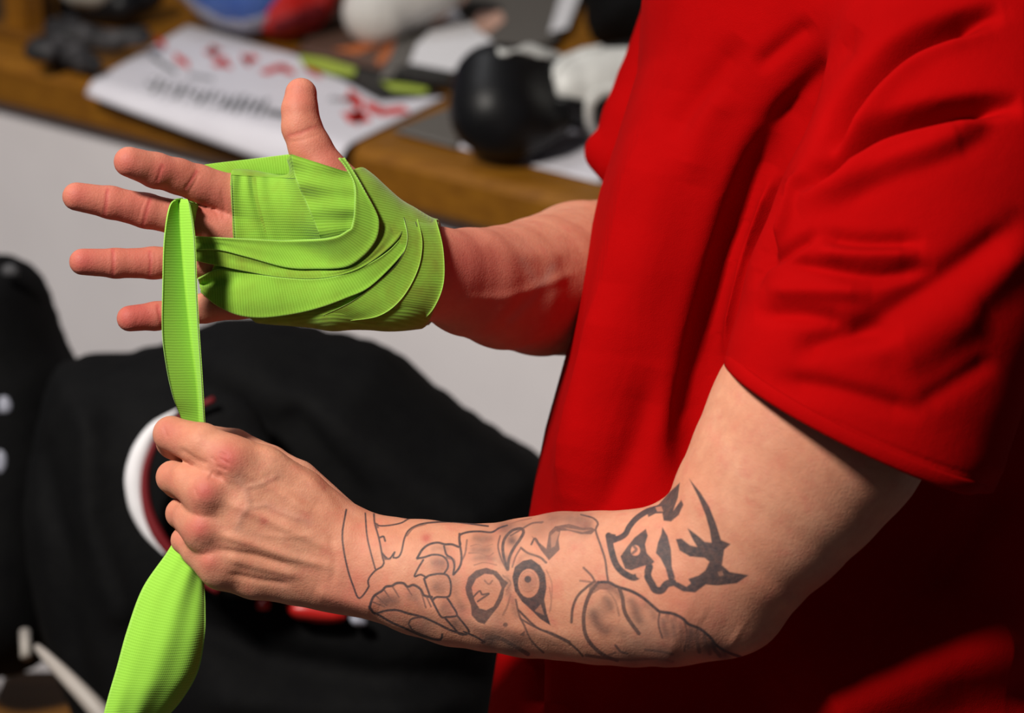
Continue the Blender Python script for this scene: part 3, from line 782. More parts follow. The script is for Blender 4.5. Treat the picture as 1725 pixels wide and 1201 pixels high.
# rolled, stitched hem along the sleeve opening
hv = VS[(np.abs(hem_d(VS)) < 1e-5) & (VS[:,2] < 1.58)]
ex = u; ey = np.cross(nrm, ex); cc = hv.mean(0); ang_ = np.arctan2((hv-cc) @ ey, (hv-cc) @ ex)
nb = 96; ring_ = np.array([np.median(hv[np.abs((ang_ - t_ + math.pi) % (2*math.pi) - math.pi) < 0.05], axis=0) if (np.abs((ang_ - t_ + math.pi) % (2*math.pi) - math.pi) < 0.05).any() else [np.nan]*3 for t_ in np.linspace(-math.pi, math.pi, nb, endpoint=False)])
ring_ = ring_[~np.isnan(ring_[:,0])]
for _ in range(3): ring_ = 0.5*ring_ + 0.25*(np.roll(ring_,1,0) + np.roll(ring_,-1,0))
HV = []; HF = []; nr = len(ring_); ns = 10
for i_ in range(nr):
    rad_ = ring_[i_] - cc; rad_ /= np.linalg.norm(rad_)
    for j_ in range(ns):
        a_ = 2*math.pi*j_/ns
        HV.append(ring_[i_] + rad_*(0.0016*math.cos(a_)) + nrm*(0.0045*math.sin(a_) - 0.0035))
    for j_ in range(ns): HF.append((i_*ns+j_, i_*ns+(j_+1)%ns, ((i_+1)%nr)*ns+(j_+1)%ns, ((i_+1)%nr)*ns+j_))
HV = np.array(HV); HF = orient(HV, np.array(HF))
link_mesh('sleeve_hem', to_world(HV), HF, RED, shirt, True, flip=True)
tag(shirt, 'red cotton t-shirt with loose short sleeves')
# ------------------------------------------------------------------ green hand wrap
wrap = empty('hand_wrap', tuple(to_world(C(560,430,1.6))[0]), 'bright green cotton hand wrap around the open hand, its tail gripped by the fist', 'hand wrap')
WOUT = [(389,262),(391,330),(394,405),(372,425),(352,470),(362,510),(425,538),(440,575),(600,590),(705,560),(722,540),(742,500),(749,450),(746,410),(736,355),(660,300),(610,282),(590,293),(560,287),(525,275),(493,262),(487,270)]
sl, X, Y, Z = GR.box(C(330,240,1.53), C(770,600,1.66))
nx, ny, nz = FR.shape
ax, ay, az = GR.ax
ix = (ax > C(300,0,1.6)[0]) & (ax < C(800,0,1.6)[0])
gx, gy = np.meshgrid(ax, ay, indexing='ij')
P2 = np.stack([862.5 + gx.ravel()/1.597*FPX, 600.5 - gy.ravel()/1.597*FPX], 1)
psd = (poly_sdf(P2, WOUT) / FPX * 1.597).reshape(nx, ny).astype(np.float32)
grow = np.interp(ax, [C(560,0,1.6)[0], C(640,0,1.6)[0]], [0.0022, 0.0036]).astype(np.float32)
FW = np.maximum(FR - grow[:,None,None], psd[:,:,None])
VW, QW = surface_nets(FW, GR); QW = orient(VW, QW); VW = smooth(VW, QW, 4)
PW = to_px(VW)
uvw = np.stack([0.5 + 0*PW[:,0], PW[:,1]/2800 + 0.35*np.abs(VW[:,2]-1.6)], 1)
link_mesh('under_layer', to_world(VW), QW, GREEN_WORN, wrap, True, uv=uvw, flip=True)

def cast(P, off):
    """depth where the view ray through px meets the hand surface grown by off (nan if it misses)"""
    ds = np.arange(1.54, 1.70, 0.0012)
    out = np.full(len(P), np.nan); prev = None
    for d in ds:
        pts = np.stack([(P[:,0]-862.5)/FPX*d, (600.5-P[:,1])/FPX*d, np.full(len(P), d)], 1)
        f = GR.sample(FR, pts) - off
        if prev is not None:
            hit = np.isnan(out) & (f < 0) & (prev >= 0)
            out[hit] = d - 0.0012 * (f[hit] / (f[hit] - prev[hit]))
        prev = f
    return out

def band(name, e0, e1, off=(0.003, 0.003), n=70, m=14, ext=0.0, ripple=None, flipuv=False, lift=0.0008, thick=0.0011, back=None, m_=None):
    """strip whose two long edges e0/e1 (px) lie on the hand; off grows along its length"""
    A = spline(e0, n); B = spline(e1, n)
    t = np.linspace(0, 1, m)
    P = A[:,None,:]*(1-t)[None,:,None] + B[:,None,:]*t[None,:,None]
    o = np.interp(np.linspace(0,1,n), np.linspace(0,1,len(off)), off)[:,None] + 0*t[None,:]
    o = o + lift * np.clip(1 - np.minimum(t, 1-t)*8, 0, 1)[None,:]
    if ripple is not None: o = o + ripple(np.linspace(0,1,n)[:,None], t[None,:])
    D = cast(P.reshape(-1,2), o.ravel()).reshape(n, m)
    # past the outline of the hand the strip turns behind it: collapse onto the last point that lies on the hand
    P = P.copy(); hug = P[...,0] > 405
    for _ in range(120):
        miss = np.isnan(D) & hug
        if not miss.any(): break
        D2 = D.copy(); P2_ = P.copy(); changed = False
        for dx, dy in ((1,0),(-1,0),(0,1),(0,-1)):
            Ds = np.full_like(D, np.nan); Ps = np.zeros_like(P)
            si = slice(max(dx,0), n+min(dx,0)); so = slice(max(-dx,0), n+min(-dx,0)); ti = slice(max(dy,0), m+min(dy,0)); to = slice(max(-dy,0), m+min(-dy,0))
            Ds[si,ti] = D[so,to]; Ps[si,ti] = P[so,to]
            take = miss & np.isnan(D2) & ~np.isnan(Ds)
            if take.any():
                D2[take] = Ds[take] + 0.0009; P2_[take] = Ps[take]; changed = True
        D, P = D2, P2_
        if not changed: break
    for _ in range(200):
        nanm = np.isnan(D)
        if not nanm.any(): break
        S = np.zeros_like(D); K = np.zeros_like(D)
        Dz = np.where(nanm, 0, D); Mz = (~nanm).astype(float)
        for dx, dy in ((1,0),(-1,0),(0,1),(0,-1)):
            S += np.roll(np.roll(Dz, dx, 0), dy, 1); K += np.roll(np.roll(Mz, dx, 0), dy, 1)
        D = np.where(nanm & (K > 0), S/np.maximum(K,1) + 0.0022, D)
    for _ in range(6):
        Dp = np.pad(D, 1, mode='edge'); D = (Dp[1:-1,1:-1]*2 + Dp[:-2,1:-1] + Dp[2:,1:-1] + Dp[1:-1,:-2] + Dp[1:-1,2:]) / 6
    V = np.stack([(P[...,0]-862.5)/FPX*D, (600.5-P[...,1])/FPX*D, D], -1)
    return strip_mesh(name, V, thick, flipuv, m_ or GREEN)

def strip_mesh(name, V, thick=0.0011, flipuv=False, m_=None):
    n, m = V.shape[:2]
    L = np.concatenate([[0], np.cumsum(np.linalg.norm(np.diff(V[:,m//2], axis=0), axis=1))])
    Wd = np.linalg.norm(V[n//2,-1] - V[n//2,0])
    t = np.linspace(0,1,m)
    if flipuv: uv = np.stack([np.repeat(L[:,None]/L[-1],m,1), np.repeat((t*Wd)[None,:],n,0)], -1)
    else: uv = np.stack([np.repeat(t[None,:],n,0), np.repeat(L[:,None],m,1)], -1)
    i = np.arange(n*m).reshape(n,m)
    Qs = np.stack([i[:-1,:-1], i[1:,:-1], i[1:,1:], i[:-1,1:]], -1).reshape(-1,4)
    V2 = V.reshape(-1,3)
    N = normals(V2, Qs)
    if N[:,2].mean() > 0: N = -N; Qs = Qs[:, ::-1]
    # closed thin slab
    Bk = V2 - N*thick
    ring = np.concatenate([i[0,:], i[1:,-1], i[-1,-2::-1], i[-2:0:-1,0]])
    nv = len(V2); r2 = np.roll(ring,-1)
    side = np.stack([ring, r2, r2+nv, ring+nv], 1)
    Qa = np.concatenate([Qs, Qs[:, ::-1]+nv, side])
    Va = np.concatenate([V2, Bk]); uva = np.concatenate([uv.reshape(-1,2)]*2)
    Qa = orient(Va, Qa)
    return link_mesh(name, to_world(Va), Qa, m_ or GREEN, wrap, True, uv=uva, flip=True)

def k2(*p): return [(320 + x / 2.6696, 120 + y / 2.6696) for x, y in p]
band('palm_band', k2((186,466),(188,540),(192,640),(199,765)), k2((478,482),(510,550),(560,660),(610,770)), (.0026,.0026), 70, 40,
     ripple=lambda s, t: 0.0009*np.sin(t*30+2.2*s+0.8*np.sin(5*s))*np.clip(1.1-0.9*t,0,1)*np.clip(1.25-s,0.25,1) + 0.0012*np.exp(-((t-0.23-0.07*s)/0.035)**2) - 0.0010*np.exp(-((t-0.29-0.08*s)/0.03)**2))
band('thumb_band', k2((452,372),(470,470),(530,610),(592,760)), k2((735,462),(745,540),(742,640),(720,730)), (.0042,.0042), 60, 30,
     ripple=lambda s, t: 0.0007*np.sin(s*22+t*3.5*(1-s)) + 0.0006*np.sin(s*9-t*4))
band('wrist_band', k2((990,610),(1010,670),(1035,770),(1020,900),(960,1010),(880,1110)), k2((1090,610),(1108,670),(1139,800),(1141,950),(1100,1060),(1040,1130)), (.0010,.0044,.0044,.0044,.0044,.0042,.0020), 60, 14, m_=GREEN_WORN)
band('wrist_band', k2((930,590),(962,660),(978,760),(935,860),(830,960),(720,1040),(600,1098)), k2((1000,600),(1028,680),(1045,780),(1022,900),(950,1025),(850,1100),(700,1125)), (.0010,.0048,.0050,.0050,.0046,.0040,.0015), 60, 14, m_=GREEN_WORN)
band('palm_strip', k2((36,935),(130,890),(250,900),(390,925),(560,935),(700,910),(850,840),(940,760),(975,680)), k2((52,990),(110,1045),(200,1092),(300,1110),(420,1100),(560,1070),(700,1020),(820,960),(970,800),(1010,680)), (.0032,.0042,.0048,.0052,.0056,.0056,.0010), 90, 24,
     ripple=lambda s, t: 0.0010*np.exp(-((t-0.65+1.7*s)/0.10)**2)*np.clip(1-2.2*s,0,1))
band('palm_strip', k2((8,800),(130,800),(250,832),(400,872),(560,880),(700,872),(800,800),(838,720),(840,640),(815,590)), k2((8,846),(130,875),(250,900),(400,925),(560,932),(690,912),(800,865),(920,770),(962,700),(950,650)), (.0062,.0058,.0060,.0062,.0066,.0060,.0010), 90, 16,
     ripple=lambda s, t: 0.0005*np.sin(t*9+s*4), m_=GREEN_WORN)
band('palm_strip', k2((8,745),(130,750),(300,757),(450,762),(630,752),(705,720),(732,690),(744,570),(740,500),(705,430),(672,388)), k2((8,800),(130,802),(250,832),(430,880),(560,887),(700,880),(780,830),(835,760),(850,690),(835,630),(765,510),(722,440),(690,392)), (.0078,.0074,.0074,.0076,.0072), 110, 16, lift=0.0012,
     ripple=lambda s, t: 0.0012*np.exp(-((t-0.30-0.5*s)/0.10)**2)*np.clip(1-2*s,0,1))

def free_strip(name, rows, n=80, m=14, fold=None, m_=None, wave=0.0):
    """rows: (pxA, pyA, dA, pxM, pyM, dM, pxB, pyB, dB) edge / middle / edge"""
    R = spline(np.asarray(rows, float), n)
    A = np.stack([C(*r) for r in R[:,0:3]]); M = np.stack([C(*r) for r in R[:,3:6]]); B = np.stack([C(*r) for r in R[:,6:9]])
    t = np.linspace(0,1,m); V = np.zeros((n,m,3))
    for j, s in enumerate(t):
        if fold:
            V[:,j] = A*(1-s/fold)+M*(s/fold) if s <= fold else M*(1-(s-fold)/(1-fold))+B*((s-fold)/(1-fold))
        else:
            V[:,j] = A*(1-s)*(1-2*s) + M*4*s*(1-s) + B*s*(2*s-1)
    if wave:
        sv = np.linspace(0,1,n)[:,None]; V[...,2] += wave*(np.sin(t[None,:]*17+2.5*np.sin(3*sv)) + 0.7*np.sin(t[None,:]*9+5*sv))
    return strip_mesh(name, V, 0.0009, False, m_)

free_strip('hanging_strip', [
 (306,336,1.572, 308,335,1.575, 311,336,1.576),
 (288,345,1.562, 301,341,1.570, 318,341,1.566),
 (278,400,1.557, 305,400,1.568, 327,400,1.560),
 (275,480,1.556, 312,480,1.567, 330,480,1.558),
 (274,560,1.558, 321,560,1.568, 334,560,1.560),
 (281,620,1.562, 329,620,1.570, 338,620,1.563),
 (292,670,1.568, 334,670,1.574, 341,670,1.568),
 (306,708,1.576, 336,715,1.579, 344,716,1.575),
 (322,760,1.580, 342,765,1.582, 350,765,1.584)], 110, 21, 0.70, GREEN_CLEAN)
free_strip('finger_turn', [(306,334,1.572, 316,338,1.575, 326,342,1.580),(316,342,1.574, 326,350,1.580, 334,346,1.592),(322,372,1.582, 330,372,1.590, 334,372,1.602),(326,405,1.590, 330,405,1.598, 332,405,1.608)], 30, 8, 0.5)
free_strip('back_strip', [(330,284,1.622, 345,290,1.620, 360,298,1.618),(346,277,1.618, 360,285,1.616, 384,295,1.614),(420,268,1.612, 425,281,1.611, 430,296,1.612),(493,259,1.604, 494,276,1.603, 496,296,1.604),(520,256,1.606, 520,275,1.606, 520,296,1.607)], 50, 10)
free_strip('loose_tail', [
 (305,850,1.588, 330,870,1.588, 355,890,1.588),
 (296,900,1.590, 325,925,1.586, 352,940,1.590),
 (281,930,1.588, 318,950,1.580, 345,975,1.588),
 (240,990,1.584, 298,1010,1.574, 346,1020,1.584),
 (214,1060,1.580, 282,1075,1.570, 345,1070,1.583),
 (196,1125,1.578, 262,1135,1.570, 334,1130,1.586),
 (180,1180,1.578, 240,1180,1.572, 306,1180,1.590),
 (160,1260,1.580, 210,1250,1.580, 258,1240,1.594),
 (130,1370,1.585, 180,1350,1.590, 220,1340,1.600)], 110, 40, None, GREEN_CLEAN, 0.0006)
# ------------------------------------------------------------------ the setting: wall under a wooden ledge, floor, dark wall behind
def noisy(name, c1, c2, scale, rough=0.6, spec=0.3, bump=0.0, detail=4, lo=0.35, hi=0.7):
    m = mat(name, c1, rough, spec); t = NT(m)
    n = t.ramp(t.noise(scale, detail), lo, hi)
    t.l(t.mix(n, c1, c2), t.b.inputs['Base Color'])
    if bump: t.bump(t.noise(scale * 3, 3), bump, 0.004)
    return m

def wood(name, c1, c2, ang):
    m = mat(name, c1, 0.42, 0.4); t = NT(m)
    tc = t.n('ShaderNodeTexCoord'); mp = t.n('ShaderNodeMapping'); t.l(tc.outputs['Object'], mp.inputs[0])
    mp.inputs['Rotation'].default_value = (0, 0, -ang); mp.inputs['Scale'].default_value = (1.2, 22, 22)
    n = t.ramp(t.noise(3.0, 5, mp.outputs[0], 0.65), 0.3, 0.72)
    t.l(t.mix(n, c1, c2), t.b.inputs['Base Color'])
    return m

WHITE_WALL = noisy('white_paint', (0.80, 0.765, 0.79), (0.74, 0.705, 0.73), 6, 0.55, 0.3)
FLOOR_M = noisy('floor_grey', (0.10, 0.085, 0.075), (0.07, 0.06, 0.055), 9, 0.6)
DARK_WALL = noisy('dark_wall', (0.05, 0.03, 0.015), (0.03, 0.018, 0.01), 5, 0.6)
BLACK_CLOTH = noisy('black_nylon', (0.0042, 0.0042, 0.0045), (0.0025, 0.0025, 0.003), 30, 0.8, 0.10, 0.2)
BLACK_LEATHER = noisy('black_leather', (0.006, 0.006, 0.007), (0.004, 0.004, 0.005), 60, 0.45, 0.28, 0.12)
PAPER = noisy('paper', (0.72, 0.70, 0.76), (0.66, 0.64, 0.70), 12, 0.5, 0.3)
P_RED = mat('print_red', (0.60, 0.02, 0.015), 0.5); P_GREY = mat('print_grey', (0.03, 0.04, 0.035), 0.5); P_LIME = mat('print_lime', (0.38, 0.48, 0.07), 0.5)
P_BLACK = mat('print_black', (0.012, 0.012, 0.012), 0.45); P_SKIN = mat('print_skin', (0.60, 0.36, 0.28), 0.5); P_ORANGE = mat('print_orange', (0.48, 0.13, 0.035), 0.5)
P_BROWN = mat('print_brown', (0.10, 0.055, 0.04), 0.5); P_DGREY = mat('print_dark_grey', (0.12, 0.11, 0.10), 0.5); P_WHITE = mat('print_white', (0.78, 0.77, 0.80), 0.5)
VINYL_WHITE = noisy('white_vinyl', (0.62, 0.62, 0.60), (0.50, 0.50, 0.48), 40, 0.4, 0.4)
VINYL_BLUE = noisy('blue_vinyl', (0.025, 0.085, 0.34), (0.05, 0.13, 0.42), 25, 0.3, 0.5)
VINYL_RED = noisy('red_vinyl', (0.50, 0.012, 0.010), (0.40, 0.01, 0.008), 25, 0.35, 0.5)
DARK_RED = mat('dark_red_trim', (0.15, 0.006, 0.010), 0.6); GREY_TRIM = mat('grey_trim', (0.32, 0.33, 0.40), 0.45)

ZB = 0.90
EA = on_plane_z(0, 97, ZB); EB = on_plane_z(1015, 345, ZB)
ee = (EB - EA).normalized(); ff = Vector((-ee.y, ee.x, 0)); ANG = math.atan2(ee.y, ee.x)
def bench(s, t, z=ZB): return EA + ee * s + ff * t + Vector((0, 0, z - ZB))
WOOD = wood('golden_wood', (0.27, 0.11, 0.008), (0.17, 0.062, 0.005), ANG)
WOOD_DARK = wood('brown_wood', (0.22, 0.09, 0.012), (0.10, 0.04, 0.008), 0.4)

def prism(name, prof, s0, s1, m, parent=None, bev=0.0):
    """profile (t, z) swept along the ledge from s0 to s1"""
    n = len(prof)
    V = [bench(s0, t, z_) for t, z_ in prof] + [bench(s1, t, z_) for t, z_ in prof]
    Fc = [tuple(range(n))[::-1], tuple(range(n, 2*n))] + [(i, (i+1) % n, n + (i+1) % n, n + i) for i in range(n)]
    return link_mesh(name, V, Fc, m, parent, False)

def box_on(name, c, size, rz, m, parent=None, bev=0.004):
    bm = bmesh.new(); bmesh.ops.create_cube(bm, size=1.0)
    for v in bm.verts: v.co = Vector((v.co.x*size[0], v.co.y*size[1], v.co.z*size[2]))
    bmesh.ops.bevel(bm, geom=list(bm.edges), offset=bev, segments=2, affect='EDGES')
    bm.transform(Matrix.Translation(c) @ Matrix.Rotation(rz, 4, 'Z'))
    V = [v.co.copy() for v in bm.verts]; Fc = [[v.index for v in f.verts] for f in bm.faces]; bm.free()
    return link_mesh(name, V, Fc, m, parent, False)

def tube(name, pts, rad, m, parent=None, seg_n=12, n=40):
    P = spline([tuple(p) for p in pts], n) if len(pts) > 2 else np.array([tuple(p) for p in pts], float)
    n = len(P); rr = np.interp(np.linspace(0,1,n), np.linspace(0,1,len(rad)), rad) if hasattr(rad, '__len__') else np.full(n, rad)
    T = np.gradient(P, axis=0); T /= np.linalg.norm(T, axis=1)[:,None]
    ref = np.array([0.13, 0.21, 0.97]); V = []
    for p, t, r_ in zip(P, T, rr):
        u = np.cross(t, ref); u /= np.linalg.norm(u); w = np.cross(t, u)
        V += [p + r_*(math.cos(a)*u + math.sin(a)*w) for a in np.linspace(0, 2*math.pi, seg_n, endpoint=False)]
    Fc = [(i*seg_n+j, i*seg_n+(j+1)%seg_n, (i+1)*seg_n+(j+1)%seg_n, (i+1)*seg_n+j) for i in range(n-1) for j in range(seg_n)]
    Fc += [tuple(range(seg_n))[::-1], tuple(range((n-1)*seg_n, n*seg_n))]
    return link_mesh(name, V, Fc, m, parent, True)

S0, S1 = -0.7, 2.2
tag(prism('wall_back', [(0.025, 0.0), (0.025, 0.840), (0.12, 0.840), (0.12, 0.0)], S0, S1, WHITE_WALL), kind='structure')
tag(prism('wall_rear', [(0.95, 0.0), (0.95, 2.9), (1.05, 2.9), (1.05, 0.0)], S0-0.8, S1+0.8, DARK_WALL), kind='structure')
fl_o = link_mesh('floor', [(-3, -1.5, 0), (4, -1.5, 0), (4, 6, 0), (-3, 6, 0), (-3, -1.5, -0.05), (4, -1.5, -0.05), (4, 6, -0.05), (-3, 6, -0.05)], [(0,1,2,3),(7,6,5,4),(0,4,5,1),(1,5,6,2),(2,6,7,3),(3,7,4,0)], FLOOR_M, None, False)
tag(fl_o, kind='structure')
ledge = empty('wooden_ledge', bench(0.6, 0.1, 0.0), 'golden brown wooden ledge running along the top of the white wall', 'ledge')
prism('front_edge', [(0.0, ZB-0.058), (-0.004, ZB-0.05), (-0.004, ZB-0.012), (0.004, ZB-0.002), (0.014, ZB), (0.055, ZB), (0.055, ZB-0.058)], S0, S1, WOOD, ledge)
prism('top_board', [(0.0555, ZB-0.055), (0.0555, ZB-0.0008), (0.948, ZB-0.0008), (0.948, ZB-0.055)], S0, S1, WOOD, ledge)

# ------------------------------------------------------------------ printed sheets lying on the ledge
def st_of(px, py):
    p = on_plane_z(px, py, ZB) - EA
    return p.dot(ee), p.dot(ff)
def lay(s, t, h):
    """a point of a sheet h above the ledge; past the front edge the sheet bends down"""
    if t >= -0.004: return bench(s, t, ZB + h)
    over = -0.004 - t; R = 0.03
    a = min(over / R, 1.25); rest = max(over - R*1.25, 0)
    return bench(s, -0.004 - R*math.sin(a) - rest*math.cos(1.25) - h*math.sin(a), ZB + h*math.cos(a) - R*(1-math.cos(a)) - rest*math.sin(1.25))

def sheet(name, corners, h, m, parent=None, n=24, curl=None, thick=0.0006):
    q = [st_of(*c) if len(c) == 2 else c[1:] for c in corners]
    V = []
    for k in (0, 1):
        for i in range(n+1):
            for j in range(n+1):
                u, v = i/n, j/n
                s = (q[0][0]*(1-u)+q[1][0]*u)*(1-v) + (q[3][0]*(1-u)+q[2][0]*u)*v
                t = (q[0][1]*(1-u)+q[1][1]*u)*(1-v) + (q[3][1]*(1-u)+q[2][1]*u)*v
                hh = h + (curl(u, v) if curl else 0) - k*thick
                V.append(lay(s, t, hh))
    N1 = (n+1)**2; Fc = []
    for i in range(n):
        for j in range(n):
            a = i*(n+1)+j
            Fc.append((a, a+n+1, a+n+2, a+1)); Fc.append((a+N1, a+1+N1, a+n+2+N1, a+n+1+N1))
    ring = [i*(n+1) for i in range(n+1)] + [n*(n+1)+j for j in range(1, n+1)] + [i*(n+1)+n for i in range(n-1, -1, -1)] + [j for j in range(n-1, 0, -1)]
    for a, b in zip(ring, ring[1:]+ring[:1]): Fc.append((b, a, a+N1, b+N1))
    return link_mesh(name, V, Fc, m, parent, True)

def ink_patch(name, poly, h, m, parent):
    """flat printed shape following the sheet (px outline)"""
    V = [lay(*st_of(*p), h) for p in poly]
    bm = bmesh.new(); vs = [bm.verts.new(v) for v in V]; f = bm.faces.new(vs)
    bmesh.ops.triangulate(bm, faces=[f]); bm.normal_update()
    if sum(x.normal.z for x in bm.faces) < 0: bmesh.ops.reverse_faces(bm, faces=bm.faces)
    Vv = [v.co.copy() for v in bm.verts]; Fc = [[v.index for v in x.verts] for x in bm.faces]; bm.free()
    return link_mesh(name, Vv, Fc, m, parent, False)

def stroke(a, b, w):
    w = w * 1.45
    a = np.array(a, float); b = np.array(b, float); d = b - a; L = np.hypot(*d); n_ = np.array([-d[1], d[0]]) / L * w * 0.5
    return [tuple(a - n_), tuple(a + n_*0.6 + d*0.2), tuple(b + n_), tuple(b - n_*0.6 - d*0.2)]

def many(name, polys, h, m, parent):
    """several printed marks of one colour as one flat print"""
    V = []; Fc = []
    for p in polys:
        i0 = len(V); pts = [lay(*st_of(*q), h) for q in p]
        nrm_ = sum(((pts[i]-pts[0]).cross(pts[i+1]-pts[0])).z for i in range(1, len(pts)-1))
        V += pts; idx = list(range(i0, i0+len(pts)))
        Fc.append(idx if nrm_ > 0 else idx[::-1])
    return link_mesh(name, V, Fc, m, parent, False)

poster = empty('poster', bench(*st_of(430, 170)), 'white poster with red and black lettering drooping over the ledge edge', 'poster')
sheet('paper_sheet', [(318,46),(750,168),(548,268),(146,150)], 0.0035, PAPER, poster, 40, curl=lambda u, v: 0.006*max(0, 0.25-u)*4*max(0, v-0.5) )
rs = random.Random(3)
red = [stroke((262,72),(282,84),9), stroke((290,100),(322,116),10), stroke((352,86),(368,100),12), stroke((345,98),(372,86),9), stroke((362,120),(382,100),11), stroke((370,112),(392,118),7), stroke((412,112),(432,98),12), stroke((404,100),(424,114),9),
       stroke((438,132),(486,112),9), stroke((470,122),(500,128),8), stroke((510,120),(545,134),7), stroke((582,164),(614,184),17), stroke((612,184),(650,194),14), stroke((640,198),(690,187),12), stroke((578,208),(624,198),18), stroke((594,190),(610,214),13), stroke((575,176),(600,170),7)]
tag(many('red_lettering', red, 0.0042, P_RED, poster), kind='stuff')
blk = []
for i in range(17):           # an arched row of heavy slanted letters, out of focus in the photograph
    u = i / 16; x = 238 + 205*u; y = 146 + 52*u - 26*max(0, u-0.55)
    blk.append(stroke((x-7, y+16+3*math.sin(i*2.1)), (x+8, y-16+3*math.cos(i*1.7)), 4.6))
    if i % 2: blk.append(stroke((x-6, y+rs.uniform(-6, 6)), (x+8, y+rs.uniform(-6, 6)), 3.5))
for i in range(7): blk.append(stroke((254+i*6, 98+i*4.2), (262+i*6, 106+i*4.0), 4.5))
for i in range(8): blk.append(stroke((448+i*5.5, 200+i*1.2), (454+i*5.5, 188+i*1.2), 3.6))
for i in range(6): blk.append(stroke((318+i*7, 128+i*1.4), (324+i*7, 136+i*1.2), 3.0))
for i in range(4): blk.append(stroke((556+i*8, 176+i*1), (562+i*8, 168+i*1), 3.0))
for i in range(5): blk.append(stroke((228+i*7, 78-i*3), (236+i*7, 84-i*3), 3.0))
tag(many('black_lettering', blk, 0.0042, P_GREY, poster), kind='stuff')

magA = empty('magazine', bench(*st_of(620, 90)), 'dark magazine with an orange picture and lime title strips behind the raised thumb', 'magazine')
sheet('cover', [(500,96),(570,10),(745,12),(700,142)], 0.008, P_BROWN, magA, 12)
ink_patch('picture', [(560,96),(600,88),(640,70),(668,44),(700,22),(722,30),(716,62),(700,80),(690,64),(672,84),(655,110),(640,124),(632,114),(654,86),(630,92),(600,104)], 0.0088, P_ORANGE, magA)
ink_patch('picture_shadow', [(596,104),(652,88),(640,116),(612,120)], 0.0087, P_BROWN, magA)
magB = empty('magazine', bench(*st_of(820, 60)), 'magazine cover showing a figure in white beside the black glove', 'magazine')
sheet('cover', [(715,-30),(992,-30),(935,85),(640,150)], 0.0115, P_DGREY, magB, 12)
ink_patch('white_shirt', [(735,30),(768,14),(790,48),(812,72),(830,86),(800,108),(764,138),(690,124),(702,92),(722,72)], 0.0124, P_WHITE, magB)
ink_patch('arm', [(735,6),(788,4),(784,20),(760,34),(742,60),(726,70),(728,40)], 0.0126, P_SKIN, magB)
ink_patch('face', [(792,44),(806,36),(826,32),(846,38),(850,52),(838,62),(822,74),(804,68)], 0.0127, P_SKIN, magB)
ink_patch('hair', [(768,30),(786,20),(812,24),(846,30),(836,36),(806,38),(792,56),(776,46)], 0.0129, P_BLACK, magB)
ink_patch('blank_margin', [(955,-28),(990,-28),(955,64),(925,72)], 0.0126, P_WHITE, magB)
ink_patch('dark_band', [(668,132),(690,126),(764,140),(756,160),(700,154),(664,146)], 0.0126, P_BLACK, magB)
magC = empty('leaflet', bench(*st_of(620, 135)), 'black leaflet strip with lime letters along the top edge of the poster', 'leaflet')
sheet('cover', [(490,94),(600,112),(755,168),(640,176)], 0.0055, P_BLACK, magC, 10)
ink_patch('lime_title', [(505,106),(548,112),(600,128),(596,142),(560,138),(508,120)], 0.0096, P_LIME, magC)
ink_patch('lime_title', [(640,146),(690,152),(722,158),(716,168),(660,162)], 0.0066, P_LIME, magC)
pap = empty('paper_stack', bench(*st_of(880, 262)), 'white papers lying under the black boxing glove', 'papers')
sheet('paper_sheet', [(690,232),(830,178),(1090,262),(1010,312)], 0.003, PAPER, pap, 14)
sheet('paper_sheet', [(660,226),(760,186),(800,205),(770,256)], 0.0045, P_DGREY, pap, 8)

# ------------------------------------------------------------------ soft solids
def solid(name, chains, h, m, parent, k=0.02, flat=1.0, sm=4, keep=False):
    lo, hi = bounds(chains, 0.012); G = Grid(lo, hi, h); f = G.field(0.2)
    for ch in chains: chain(G, f, ch, k, flat, 0.05)
    Vv, Qq = surface_nets(f, G); Qq = orient(Vv, Qq); Vv = smooth(Vv, Qq, sm)
    o = link_mesh(name, to_world(Vv), Qq, m, parent, True, flip=True)
    return (o, G, f)

def shell(name, G, f, poly, grow, d, m, parent, dmax=None):
    """a cover piece hugging solid f, cut to an outline"""
    ax, ay, az = G.ax; gx, gy = np.meshgrid(ax, ay, indexing='ij')
    P2 = np.stack([862.5 + gx.ravel()/d*FPX, 600.5 - gy.ravel()/d*FPX], 1)
    psd = (poly_sdf(P2, poly)/FPX*d).reshape(len(ax), len(ay)).astype(np.float32)
    f2 = np.maximum(f - grow, psd[:,:,None])
    if dmax: f2 = np.maximum(f2, (az - dmax)[None,None,:])
    Vv, Qq = surface_nets(f2, G)
    if len(Qq) == 0: return None
    Qq = orient(Vv, Qq); Vv = smooth(Vv, Qq, 2)
    return link_mesh(name, to_world(Vv), Qq, m, parent, True, flip=True)

